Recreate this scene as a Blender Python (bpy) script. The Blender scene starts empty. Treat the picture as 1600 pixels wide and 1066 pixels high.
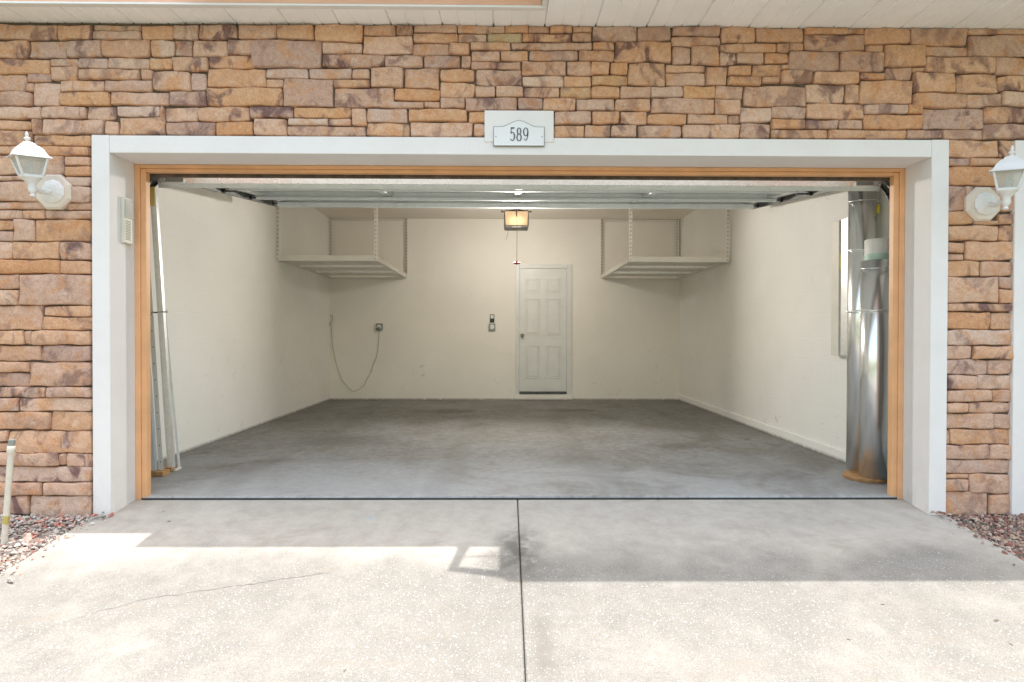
import bpy, bmesh, math, random
from mathutils import Vector, Matrix

# ------------------------------------------------------------------ camera, sky, sun, exposure
scene = bpy.context.scene
col = scene.collection

CAM = Vector((-0.0982, -3.7212, 1.0221))
YAW, PITCH, ROLL = 0.01054, -0.00931, 0.00215
cam_data = bpy.data.cameras.new('camera')
cam_data.sensor_fit = 'HORIZONTAL'
cam_data.sensor_width = 36.0
cam_data.lens = 916.27 / 1600 * 36.0
cam_data.shift_x = -1.3 / 1600
cam_data.clip_start = 0.05
cam_data.clip_end = 600
cam = bpy.data.objects.new('camera', cam_data)
col.objects.link(cam)
_r0 = Vector((math.cos(YAW), -math.sin(YAW), 0))
_f0 = Vector((math.sin(YAW), math.cos(YAW), 0))
_f = _f0 * math.cos(PITCH) + Vector((0, 0, 1)) * math.sin(PITCH)
_u = -_f0 * math.sin(PITCH) + Vector((0, 0, 1)) * math.cos(PITCH)
_r1 = _r0 * math.cos(ROLL) + _u * math.sin(ROLL)
_u1 = -_r0 * math.sin(ROLL) + _u * math.cos(ROLL)
cam.matrix_world = Matrix(((_r1.x, _u1.x, -_f.x, CAM.x), (_r1.y, _u1.y, -_f.y, CAM.y),
                           (_r1.z, _u1.z, -_f.z, CAM.z), (0, 0, 0, 1)))
scene.camera = cam

SUN_VEC = Vector((0.062, 0.014, 1.0)).normalized()      # towards the sun: almost overhead, a touch right and behind the house
world = bpy.data.worlds.new('World')
scene.world = world
world.use_nodes = True
wn = world.node_tree
sky = wn.nodes.new('ShaderNodeTexSky')
sky.sky_type = 'NISHITA'
sky.sun_disc = False
sky.sun_elevation = math.asin(SUN_VEC.z)
sky.sun_rotation = math.atan2(SUN_VEC.x, SUN_VEC.y)
sky.air_density = 2.0
sky.dust_density = 4.5
sky.ozone_density = 1.0
bg = wn.nodes['Background']
bg.inputs['Strength'].default_value = 0.15
wn.links.new(sky.outputs['Color'], bg.inputs['Color'])

sun_data = bpy.data.lights.new('sun', 'SUN')
sun_data.energy = 2.0
sun_data.angle = math.radians(0.5)
sun_data.color = (1.0, 0.965, 0.92)
sun = bpy.data.objects.new('sun', sun_data)
sun.rotation_euler = SUN_VEC.to_track_quat('Z', 'Y').to_euler()
sun.location = (0, 0, 12)
col.objects.link(sun)

vs = scene.view_settings
vs.view_transform = 'Standard'
vs.look = 'None'
vs.gamma = 1.0
vs.use_curve_mapping = False
vs.exposure = 1.47
scene.cycles.use_denoising = True
scene.cycles.max_bounces = 10
scene.cycles.diffuse_bounces = 7
scene.cycles.sample_clamp_indirect = 8.0

# ------------------------------------------------------------------ helpers
rnd = random.Random(11)

class MB:
    """collects shapes (world coordinates) and links them as one mesh object"""
    def __init__(s):
        s.bm = bmesh.new()

    def box(s, x0, x1, y0, y1, z0, z1, bev=0.0, M=None):
        t = bmesh.new()
        v = [t.verts.new(p) for p in ((x0, y0, z0), (x1, y0, z0), (x1, y1, z0), (x0, y1, z0),
                                      (x0, y0, z1), (x1, y0, z1), (x1, y1, z1), (x0, y1, z1))]
        for f in ((0, 3, 2, 1), (4, 5, 6, 7), (0, 1, 5, 4), (1, 2, 6, 5), (2, 3, 7, 6), (3, 0, 4, 7)):
            t.faces.new([v[i] for i in f])
        if bev:
            bmesh.ops.bevel(t, geom=list(t.edges), offset=bev, segments=2, profile=0.5, affect='EDGES')
        s._merge(t, M)
        return s

    def _merge(s, t, M=None):
        mp = {}
        for v in t.verts:
            mp[v] = s.bm.verts.new(M @ v.co if M else v.co)
        for f in t.faces:
            try:
                s.bm.faces.new([mp[v] for v in f.verts])
            except ValueError:
                pass
        t.free()

    def poly(s, pts):
        s.bm.faces.new([s.bm.verts.new(p) for p in pts])
        return s

    def tube(s, pts, r, n=10, closed=False, cap=True):
        pts = [Vector(p) for p in pts]
        rr = r if isinstance(r, (list, tuple)) else [r] * len(pts)
        rings, up = [], None
        N = len(pts)
        for i, p in enumerate(pts):
            a = pts[i - 1] if (i > 0 or closed) else p
            b = pts[(i + 1) % N] if (i < N - 1 or closed) else p
            d = (b - a).normalized()
            if up is None:
                up = Vector((0, 0, 1)) if abs(d.z) < 0.9 else Vector((0, 1, 0))
            e1 = (up - d * up.dot(d)).normalized()
            up = e1
            e2 = d.cross(e1)
            rings.append([s.bm.verts.new(p + (e1 * math.cos(2 * math.pi * k / n) + e2 * math.sin(2 * math.pi * k / n)) * rr[i]) for k in range(n)])
        for i in range(N if closed else N - 1):
            A, B = rings[i], rings[(i + 1) % N]
            for k in range(n):
                s.bm.faces.new((A[k], A[(k + 1) % n], B[(k + 1) % n], B[k]))
        if cap and not closed:
            s.bm.faces.new(rings[0][::-1])
            s.bm.faces.new(rings[-1])
        return s

    def lathe(s, prof, c, n=24, M=None):
        """prof: (radius, height) pairs from the bottom up, about a vertical axis through c"""
        rings = []
        for (r, z) in prof:
            rings.append([Vector((c[0] + r * math.cos(2 * math.pi * (k + .5) / n), c[1] + r * math.sin(2 * math.pi * (k + .5) / n), c[2] + z)) for k in range(n)])
        R = [[s.bm.verts.new(M @ p if M else p) for p in ring] for ring in rings]
        for A, B in zip(R, R[1:]):
            for k in range(n):
                s.bm.faces.new((A[k], A[(k + 1) % n], B[(k + 1) % n], B[k]))
        s.bm.faces.new(R[0][::-1])
        s.bm.faces.new(R[-1])
        return s

    def prism(s, poly, y0, y1, M=None):
        """poly in X,Z; extruded along Y"""
        a = [s.bm.verts.new(M @ Vector((x, y0, z)) if M else (x, y0, z)) for x, z in poly]
        b = [s.bm.verts.new(M @ Vector((x, y1, z)) if M else (x, y1, z)) for x, z in poly]
        n = len(poly)
        s.bm.faces.new(a)
        s.bm.faces.new(b[::-1])
        for k in range(n):
            s.bm.faces.new((a[k], b[k], b[(k + 1) % n], a[(k + 1) % n]))
        return s

    def sweep_yz(s, path, x0, x1, t0, t1):
        """a bar of X from x0 to x1 swept along a path of (y, z); t0..t1 across the path"""
        R = []
        for i, (y, z) in enumerate(path):
            a = path[max(i - 1, 0)]; b = path[min(i + 1, len(path) - 1)]
            d = Vector((b[0] - a[0], b[1] - a[1])).normalized()
            n = Vector((-d.y, d.x))
            R.append([s.bm.verts.new(p) for p in ((x0, y + n.x * t0, z + n.y * t0), (x1, y + n.x * t0, z + n.y * t0),
                                                  (x1, y + n.x * t1, z + n.y * t1), (x0, y + n.x * t1, z + n.y * t1))])
        for A, B in zip(R, R[1:]):
            for k in range(4):
                s.bm.faces.new((A[k], B[k], B[(k + 1) % 4], A[(k + 1) % 4]))
        s.bm.faces.new(R[0]); s.bm.faces.new(R[-1][::-1])
        return s

    def build(s, name, mat, parent=None, smooth=False, origin=None):
        bmesh.ops.recalc_face_normals(s.bm, faces=list(s.bm.faces))
        base = Vector((0, 0, 0))
        q = parent
        while q is not None:
            base += Vector(q.location)
            q = q.parent
        off = Vector(origin) if origin else base
        for v in s.bm.verts:
            v.co -= off
        me = bpy.data.meshes.new(name)
        s.bm.to_mesh(me); s.bm.free()
        me.materials.append(mat)
        if smooth:
            me.shade_smooth()
            try:
                me.set_sharp_from_angle(angle=math.radians(smooth if smooth is not True else 40))
            except Exception:
                pass
        o = bpy.data.objects.new(name, me)
        col.objects.link(o)
        if parent:
            o.parent = parent
        if origin:
            o.location = off - base
        return o


def tag(o, label, cat, group=None):
    o['label'] = label
    o['category'] = cat
    if group:
        o['group'] = group
    return o


def thing(name, label, cat, loc=(0, 0, 0), group=None):
    o = bpy.data.objects.new(name, None)
    o.empty_display_size = 0.1
    col.objects.link(o)
    o.location = loc
    return tag(o, label, cat, group)


def struct(o):
    o['kind'] = 'structure'
    return o


def copy_tree(o, parent=None):
    c = o.copy()
    col.objects.link(c)
    c.parent = parent
    for ch in list(o.children):
        copy_tree(ch, c)
    return c

# ------------------------------------------------------------------ materials
class NT:
    def __init__(s, name):
        s.m = bpy.data.materials.new(name)
        s.m.use_nodes = True
        s.t = s.m.node_tree
        s.b = s.t.nodes['Principled BSDF']
        g = s.t.nodes.new('ShaderNodeNewGeometry')
        s.geo = g
        s.pos = g.outputs['Position']

    def n(s, typ, **kw):
        x = s.t.nodes.new(typ)
        for k, v in kw.items():
            setattr(x, k, v)
        return x

    def link(s, a, b):
        s.t.links.new(a, b)

    def sc(s, vec, scale):
        m = s.n('ShaderNodeVectorMath', operation='MULTIPLY')
        s.link(vec, m.inputs[0]); m.inputs[1].default_value = scale
        return m.outputs[0]

    def noise(s, scale, detail=4, vec=None, rough=.55, dist=0.0):
        x = s.n('ShaderNodeTexNoise')
        x.inputs['Scale'].default_value = scale
        x.inputs['Detail'].default_value = detail
        x.inputs['Roughness'].default_value = rough
        x.inputs['Distortion'].default_value = dist
        s.link(vec if vec is not None else s.pos, x.inputs['Vector'])
        return x.outputs['Fac']

    def ramp(s, fac, stops, interp='LINEAR'):
        x = s.n('ShaderNodeValToRGB')
        x.color_ramp.interpolation = interp
        e = x.color_ramp.elements
        while len(e) < len(stops):
            e.new(0.5)
        for el, (p, c) in zip(e, stops):
            el.position = p
            el.color = (c, c, c, 1) if isinstance(c, (int, float)) else (*c, 1)
        s.link(fac, x.inputs['Fac'])
        return x.outputs['Color']

    def mix(s, fac, a, b, mode='MIX'):
        x = s.n('ShaderNodeMix', data_type='RGBA', blend_type=mode)
        for sock, v in ((x.inputs[0], fac), (x.inputs[6], a), (x.inputs[7], b)):
            if isinstance(v, bpy.types.NodeSocket):
                s.link(v, sock)
            elif isinstance(v, (int, float)):
                sock.default_value = v
            else:
                sock.default_value = (*v, 1)
        return x.outputs[2]

    def math(s, op, a, b=None, clamp=False):
        x = s.n('ShaderNodeMath', operation=op)
        x.use_clamp = clamp
        for i, v in enumerate((a, b)):
            if v is None:
                continue
            if isinstance(v, bpy.types.NodeSocket):
                s.link(v, x.inputs[i])
            else:
                x.inputs[i].default_value = v
        return x.outputs[0]

    def xyz(s, vec=None):
        x = s.n('ShaderNodeSeparateXYZ')
        s.link(vec if vec is not None else s.pos, x.inputs[0])
        return x.outputs

    def smooth(s, v, a, b):
        x = s.n('ShaderNodeMapRange')
        x.interpolation_type = 'SMOOTHSTEP'
        s.link(v, x.inputs['Value'])
        x.inputs['From Min'].default_value = a
        x.inputs['From Max'].default_value = b
        return x.outputs['Result']

    def bump(s, h, strength=.3, dist=.01):
        x = s.n('ShaderNodeBump')
        x.inputs['Strength'].default_value = strength
        x.inputs['Distance'].default_value = dist
        s.link(h, x.inputs['Height'])
        s.link(x.outputs[0], s.b.inputs['Normal'])

    def out(s, color=None, rough=.6, metal=0.0, spec=.5):
        if color is not None:
            if isinstance(color, bpy.types.NodeSocket):
                s.link(color, s.b.inputs['Base Color'])
            else:
                s.b.inputs['Base Color'].default_value = (*color, 1)
        if isinstance(rough, bpy.types.NodeSocket):
            s.link(rough, s.b.inputs['Roughness'])
        else:
            s.b.inputs['Roughness'].default_value = rough
        s.b.inputs['Metallic'].default_value = metal
        s.b.inputs['Specular IOR Level'].default_value = spec
        return s.m


def plain(name, c, rough=.5, metal=0.0, var=.08, scale=14, spec=.5, bump=0.0):
    k = NT(name)
    f = k.noise(scale, 3)
    d = tuple(v * (1 - var * 2) for v in c)
    h = tuple(min(1, v * (1 + var)) for v in c)
    colr = k.ramp(f, [(.3, d), (.7, h)])
    if bump:
        k.bump(k.noise(160, 2), bump, .002)
    return k.out(colr, rough, metal, spec)


def mat_stone():
    k = NT('ledge_stone')
    oi = k.n('ShaderNodeObjectInfo')
    r1 = oi.outputs['Random']
    off = k.n('ShaderNodeVectorMath', operation='ADD')
    rv = k.n('ShaderNodeCombineXYZ')
    k.link(k.math('MULTIPLY', r1, 37.0), rv.inputs[0])
    k.link(k.math('MULTIPLY', r1, 91.0), rv.inputs[2])
    k.link(k.pos, off.inputs[0]); k.link(rv.outputs[0], off.inputs[1])
    v = off.outputs[0]
    base = k.ramp(r1, [(0.0, (.58, .32, .175)), (.12, (.53, .34, .25)), (.24, (.63, .41, .295)), (.36, (.57, .29, .14)), (.48, (.62, .44, .34)),
                       (.6, (.45, .29, .225)), (.72, (.63, .37, .225)), (.84, (.55, .375, .29)), (.985, (.59, .325, .17)), (1.0, (.47, .38, .24))])
    # ochre-orange cloud
    o = k.smooth(k.noise(9, 3, v, .6, .6), .48, .70)
    c = k.mix(k.math('MULTIPLY', o, .62), base, (.56, .26, .105))
    # plum-brown cloud, stronger on some stones
    p = k.smooth(k.noise(6.5, 3, k.sc(v, (1.0, 1.0, .75)), .6, .9), 0.51, .66)
    r2 = k.math('FRACT', k.math('MULTIPLY', r1, 17.3))
    p = k.math('MULTIPLY', p, k.math('ADD', k.math('MULTIPLY', r2, .7), .28))
    c = k.mix(p, c, (.175, .095, .085))
    # pale dusting
    w = k.smooth(k.noise(14, 4, v, .6, .4), .56, .78)
    c = k.mix(k.math('MULTIPLY', w, .45), c, (.66, .54, .45))
    # fine grain, specks
    g = k.noise(140, 3, v, .7)
    c = k.mix(.6, c, k.ramp(g, [(.3, .22), (.7, .8)]), 'SOFT_LIGHT')
    c = k.mix(.5, c, k.ramp(k.noise(34, 4, v, .65), [(.3, .3), (.7, .72)]), 'SOFT_LIGHT')
    sp = k.smooth(k.noise(75, 2, v, .5), .70, .78)
    c = k.mix(k.math('MULTIPLY', sp, .5), c, (.80, .70, .58))
    vch = k.n('ShaderNodeTexVoronoi'); vch.inputs['Scale'].default_value = 22; k.link(v, vch.inputs['Vector'])
    hh = k.math('ADD', k.math('MULTIPLY', vch.outputs['Distance'], .5), k.math('ADD', k.math('MULTIPLY', k.noise(28, 4, v, .6), .7), k.math('MULTIPLY', g, .35)))
    k.bump(hh, .7, .015)
    return k.out(c, .88, 0, .25)


def mat_driveway():
    k = NT('driveway_concrete')
    X, Y, Z = k.xyz()
    wear_sun_tone = k.smooth(k.math('ADD', Y, k.math('MULTIPLY', k.noise(1.6, 3), .9)), -.05, -.5)   # smooth near the garage, worn to the aggregate further out, also darkened to offset sunlight
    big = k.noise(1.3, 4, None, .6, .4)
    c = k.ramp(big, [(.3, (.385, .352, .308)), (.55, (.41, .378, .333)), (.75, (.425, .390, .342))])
    c = k.mix(k.math('MULTIPLY', wear_sun_tone, .85), c, k.ramp(k.noise(1.8, 4, None, .6, .5), [(.35, (.205, .195, .175)), (.65, (.240, .228, .206))]))
    med = k.noise(9, 6, None, .7)
    c = k.mix(.7, c, k.ramp(med, [(.25, .32), (.75, .68)]), 'SOFT_LIGHT')
    vo = k.n('ShaderNodeTexVoronoi')
    vo.inputs['Scale'].default_value = 105
    vo.inputs['Randomness'].default_value = 1.0
    k.link(k.pos, vo.inputs['Vector'])
    cs = k.xyz(vo.outputs['Color'])
    peb = k.math('MULTIPLY', k.smooth(k.math('ADD', vo.outputs['Distance'], k.math('MULTIPLY', cs[2], .22)), .48, .30), k.smooth(cs[0], .40, .55))
    dens = k.math('MULTIPLY', wear_sun_tone, k.math('MAXIMUM', k.smooth(k.noise(2.1, 3, None, .6, .5), .36, .66), k.math('MULTIPLY', k.smooth(k.math('ABSOLUTE', k.math('ADD', X, .35)), 1.0, .25), .9)))
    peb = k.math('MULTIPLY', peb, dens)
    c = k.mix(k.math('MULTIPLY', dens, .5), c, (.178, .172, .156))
    c = k.mix(peb, c, k.ramp(cs[1], [(.2, (.22, .21, .19)), (.55, (.36, .35, .33)), (.95, (.56, .55, .525))]))
    fine = k.noise(190, 3, None, .7)
    c = k.mix(k.math('ADD', k.math('MULTIPLY', wear_sun_tone, .35), .3), c, k.ramp(fine, [(.3, .2), (.7, .8)]), 'SOFT_LIGHT')
    # sooty tyre/drip stain along the middle joint
    jx = k.smooth(k.math('ABSOLUTE', k.math('ADD', X, .03)), .20, .0)
    jy = k.math('MULTIPLY', k.smooth(Y, -.28, -.6), k.smooth(Y, -1.05, -.7))
    st = k.math('MULTIPLY', k.math('MULTIPLY', jx, jy), k.smooth(k.noise(11, 3), .3, .62))
    jx2 = k.smooth(k.math('ABSOLUTE', k.math('SUBTRACT', X, .055)), .07, .01)
    st2 = k.math('MULTIPLY', k.math('MULTIPLY', jx2, k.smooth(Y, -1.05, -1.3)), k.smooth(k.noise(7, 3), .3, .6))
    c = k.mix(k.math('MULTIPLY', st, .85), c, (.10, .09, .078))
    c = k.mix(k.math('MULTIPLY', st2, .6), c, (.15, .137, .12))
    # damp dirt washed up in the apron, rusty blotches
    d = k.math('MULTIPLY', k.smooth(k.noise(3.0, 4, k.sc(k.pos, (.7, 1.8, 1)), .6, .8), .55, .75), .35)
    c = k.mix(d, c, (.25, .215, .175))
    # a blue chalk mark
    bx = k.math('SUBTRACT', X, -.90); by = k.math('ADD', Y, .27)
    dd = k.math('SQRT', k.math('ADD', k.math('MULTIPLY', bx, bx), k.math('MULTIPLY', k.math('MULTIPLY', by, by), 2.0)))
    bl = k.math('MULTIPLY', k.smooth(dd, .045, .005), k.smooth(k.noise(45, 2), .42, .6))
    c = k.mix(k.math('MULTIPLY', bl, .7), c, (.20, .42, .58))
    h = k.math('ADD', k.math('MULTIPLY', fine, .5), k.math('MULTIPLY', peb, .5))
    k.bump(h, .35, .004)
    return k.out(c, .85, 0, .3)


def mat_floor():
    k = NT('garage_floor_concrete')
    X, Y, Z = k.xyz()
    sv = k.sc(k.pos, (1, 1, 1))
    a = k.noise(1.25, 5, sv, .6, .7)
    c = k.ramp(a, [(.3, (.16, .15, .132)), (.45, (.205, .196, .182)), (.58, (.235, .23, .22)), (.75, (.275, .273, .265))])
    b = k.noise(3.2, 5, sv, .65, 1.1)
    c = k.mix(k.math('MULTIPLY', k.smooth(b, .52, .72), .42), c, (.10, .085, .062))
    mot = k.noise(16, 6, None, .75, .6)
    c = k.mix(.7, c, k.ramp(mot, [(.3, .28), (.7, .74)]), 'SOFT_LIGHT')
    c = k.mix(.5, c, k.ramp(k.noise(90, 3, None, .7), [(.3, .3), (.7, .72)]), 'SOFT_LIGHT')
    tro = k.noise(9, 6, k.sc(k.pos, (1, 1.3, 1)), .75, .5)
    c = k.mix(.55, c, k.ramp(tro, [(.25, .3), (.75, .72)]), 'SOFT_LIGHT')
    # oil drips under where the engines stand
    for (ox, oy, rx, ry, s) in ((-.9, 4.2, .55, .35, .8), (.75, 4.3, .5, .25, .8), (-1.7, 2.0, .6, .4, .5), (1.5, 1.7, .45, .22, .6), (.45, 1.1, .35, .35, .45)):
        dx = k.math('DIVIDE', k.math('SUBTRACT', X, ox), rx); dy = k.math('DIVIDE', k.math('SUBTRACT', Y, oy), ry)
        q = k.math('SQRT', k.math('ADD', k.math('MULTIPLY', dx, dx), k.math('MULTIPLY', dy, dy)))
        q = k.math('ADD', q, k.math('MULTIPLY', k.math('SUBTRACT', b, .5), 2.2))
        c = k.mix(k.math('MULTIPLY', k.smooth(q, 1.0, .2), s * .7), c, (.075, .065, .05))
    # daylight inside the door painted as a pale band, and a chalky lip
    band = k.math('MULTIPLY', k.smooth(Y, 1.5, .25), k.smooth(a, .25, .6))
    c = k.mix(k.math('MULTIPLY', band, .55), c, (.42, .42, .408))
    lip = k.math('MULTIPLY', k.smooth(Y, .075, .015), k.smooth(k.noise(14, 6, None, .75), .40, .6))
    c = k.mix(k.math('MULTIPLY', lip, .38), c, (.48, .48, .465))
    c = k.mix(k.math('MULTIPLY', k.smooth(Z, -.008, -.013), .92), c, (.03, .028, .025))
    # tyre tracks: two pairs of faint dark bands running in from the doorway, and a trowelled mottling
    for tx in (-1.95, -.55, .55, 1.95):
        t_ = k.smooth(k.math('ABSOLUTE', k.math('ADD', k.math('SUBTRACT', X, tx), k.math('MULTIPLY', k.math('SUBTRACT', k.noise(.5, 2), .5), .5))), .13, .05)
        c = k.mix(k.math('MULTIPLY', k.math('MULTIPLY', t_, k.smooth(mot, .35, .6)), .22), c, (.11, .10, .088))
    # fine scratches
    wv = k.smooth(k.noise(2.2, 8, k.sc(k.pos, (1, 1, 1)), .85, 2.5), .635, .65)
    c = k.mix(k.math('MULTIPLY', wv, .16), c, (.45, .44, .42))
    crumbs = k.smooth(k.noise(60, 2), .72, .78)
    c = k.mix(k.math('MULTIPLY', crumbs, .5), c, (.06, .055, .05))
    k.bump(k.math('ADD', k.math('MULTIPLY', tro, .6), k.math('MULTIPLY', k.noise(120, 3), .3)), .25, .006)
    r = k.ramp(a, [(.3, .6), (.7, .85)])
    return k.out(c, r, 0, .25)


def mat_wall(name, base, blocks=True, axis='X'):
    k = NT(name)
    X, Y, Z = k.xyz()
    c = k.ramp(k.noise(1.1, 4, None, .6), [(.3, tuple(v * .93 for v in base)), (.7, base)])
    # scuffs and damp marks, denser near the floor
    sc = k.smooth(k.noise(5.5, 6, None, .75, 1.4), .60, .74)
    low = k.math('ADD', k.math('MULTIPLY', k.smooth(Z, 1.1, .1), .55), .26)
    c = k.mix(k.math('MULTIPLY', sc, low), c, tuple(v * .55 for v in base))
    foot = k.math('MULTIPLY', k.smooth(Z, .035, .0), k.smooth(k.noise(21, 5, None, .7), .3, .5))
    c = k.mix(k.math('MULTIPLY', foot, .75), c, (.20, .18, .15))
    dots = k.smooth(k.noise(23, 3, None, .6), .735, .765)
    c = k.mix(k.math('MULTIPLY', dots, .35), c, tuple(v * .5 for v in base))
    h = k.math('ADD', k.math('MULTIPLY', k.noise(38, 4, None, .6), .5), k.math('MULTIPLY', k.noise(150, 2), .2))
    if blocks:
        cv = k.n('ShaderNodeCombineXYZ')
        k.link(X if axis == 'X' else Y, cv.inputs[0]); k.link(Z, cv.inputs[1])
        br = k.n('ShaderNodeTexBrick')
        k.link(cv.outputs[0], br.inputs['Vector'])
        br.inputs['Scale'].default_value = 1.0
        br.inputs['Brick Width'].default_value = .406
        br.inputs['Row Height'].default_value = .203
        br.inputs['Mortar Size'].default_value = .008
        br.inputs['Mortar Smooth'].default_value = 1.0
        h = k.math('SUBTRACT', h, k.math('MULTIPLY', br.outputs['Fac'], .16))
    k.bump(h, .45, .006)
    return k.out(c, .8, 0, .25)


def mat_galv(name, base=(.62, .64, .64), rough=.32, spangle=26, metal=.72):
    k = NT(name)
    vo = k.n('ShaderNodeTexVoronoi')
    vo.inputs['Scale'].default_value = spangle
    k.link(k.pos, vo.inputs['Vector'])
    s = k.xyz(vo.outputs['Color'])[0]
    c = k.ramp(s, [(0, tuple(v * .92 for v in base)), (1, base)])
    c = k.mix(k.math('MULTIPLY', k.smooth(k.noise(6, 4), .5, .75), .15), c, tuple(v * .7 for v in base))
    r = k.ramp(k.noise(9, 3), [(.3, rough * .93), (.7, rough * 1.08)])
    return k.out(c, r, metal, .5)


def mat_perforated():
    k = NT('perforated_white_steel')
    tc = k.n('ShaderNodeTexCoord')
    x, y, z = k.xyz(tc.outputs['Object'])
    fz = k.math('ABSOLUTE', k.math('SUBTRACT', k.math('FRACT', k.math('MULTIPLY', z, 20.0)), .5))
    hz = k.math('LESS_THAN', fz, .16)
    ha = k.math('LESS_THAN', k.math('ABSOLUTE', x), .0045)
    hb = k.math('LESS_THAN', k.math('ABSOLUTE', k.math('SUBTRACT', y, .018)), .0045)
    m = k.math('MULTIPLY', hz, k.math('MAXIMUM', ha, hb))
    c = k.mix(m, (.70, .67, .60), (.06, .055, .05))
    return k.out(c, .5)


def mat_chips(name, stops):
    k = NT(name)
    c = k.ramp(k.geo.outputs['Random Per Island'], stops, 'CONSTANT')
    c = k.mix(.4, c, k.ramp(k.noise(60, 3), [(.3, .3), (.7, .75)]), 'SOFT_LIGHT')
    k.bump(k.noise(120, 2), .3, .003)
    return k.out(c, .85, 0, .25)


def mat_soil():
    k = NT('bed_soil')
    c = k.ramp(k.noise(22, 5, None, .7), [(.3, (.10, .075, .06)), (.6, (.24, .20, .165)), (.8, (.36, .32, .28))])
    k.bump(k.noise(50, 4), .6, .01)
    return k.out(c, .95, 0, .2)


def mat_ground():
    k = NT('lawn_ground')
    X, Y, Z = k.xyz()
    g = k.ramp(k.noise(3, 6, None, .7), [(.3, (.05, .075, .025)), (.7, (.11, .13, .05))])
    k.bump(k.noise(60, 3), .6, .02)
    return k.out(g, .95, 0, .2)


def mat_lens():
    k = NT('lit_lamp_lens')
    X, Y, Z = k.xyz()
    dx = k.math('DIVIDE', k.math('SUBTRACT', X, .018), .10)
    dz = k.math('DIVIDE', k.math('SUBTRACT', Z, 2.40), .07)
    q = k.math('SQRT', k.math('ADD', k.math('MULTIPLY', dx, dx), k.math('MULTIPLY', dz, dz)))
    k.b.inputs['Emission Color'].default_value = (1.0, .60, .28, 1)
    k.link(k.ramp(k.smooth(q, 1.5, 0), [(0, .16), (1, .62)]), k.b.inputs['Emission Strength'])
    return k.out((.32, .26, .18), .35)


def mat_glass():
    k = NT('lantern_glass')
    k.b.inputs['Transmission Weight'].default_value = .75
    k.b.inputs['IOR'].default_value = 1.2
    return k.out((.90, .91, .87), .22, 0, .5)


def mat_stucco():
    k = NT('white_stucco')
    X, Y, Z = k.xyz()
    c = k.ramp(k.noise(3, 5, None, .65), [(.3, (.73, .695, .67)), (.7, (.78, .75, .73))])
    d = k.math('MULTIPLY', k.smooth(Z, .35, -.08), k.smooth(k.noise(9, 5, k.sc(k.pos, (1, 1, .5)), .7), .45, .75))
    c = k.mix(k.math('MULTIPLY', d, .55), c, (.46, .42, .37))
    s = k.smooth(k.noise(7, 6, k.sc(k.pos, (1.6, 1.6, .35)), .75, .8), .64, .76)
    c = k.mix(k.math('MULTIPLY', s, .22), c, (.50, .48, .45))
    k.bump(k.math('ADD', k.math('MULTIPLY', k.noise(70, 4, None, .65), .6), k.math('MULTIPLY', k.noise(9, 3), .6)), .35, .006)
    return k.out(c, .8, 0, .25)


def mat_roof():
    k = NT('roof_shingles')
    c = k.ramp(k.noise(30, 4), [(.3, (.10, .085, .07)), (.7, (.20, .17, .145))])
    return k.out(c, .9)

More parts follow.
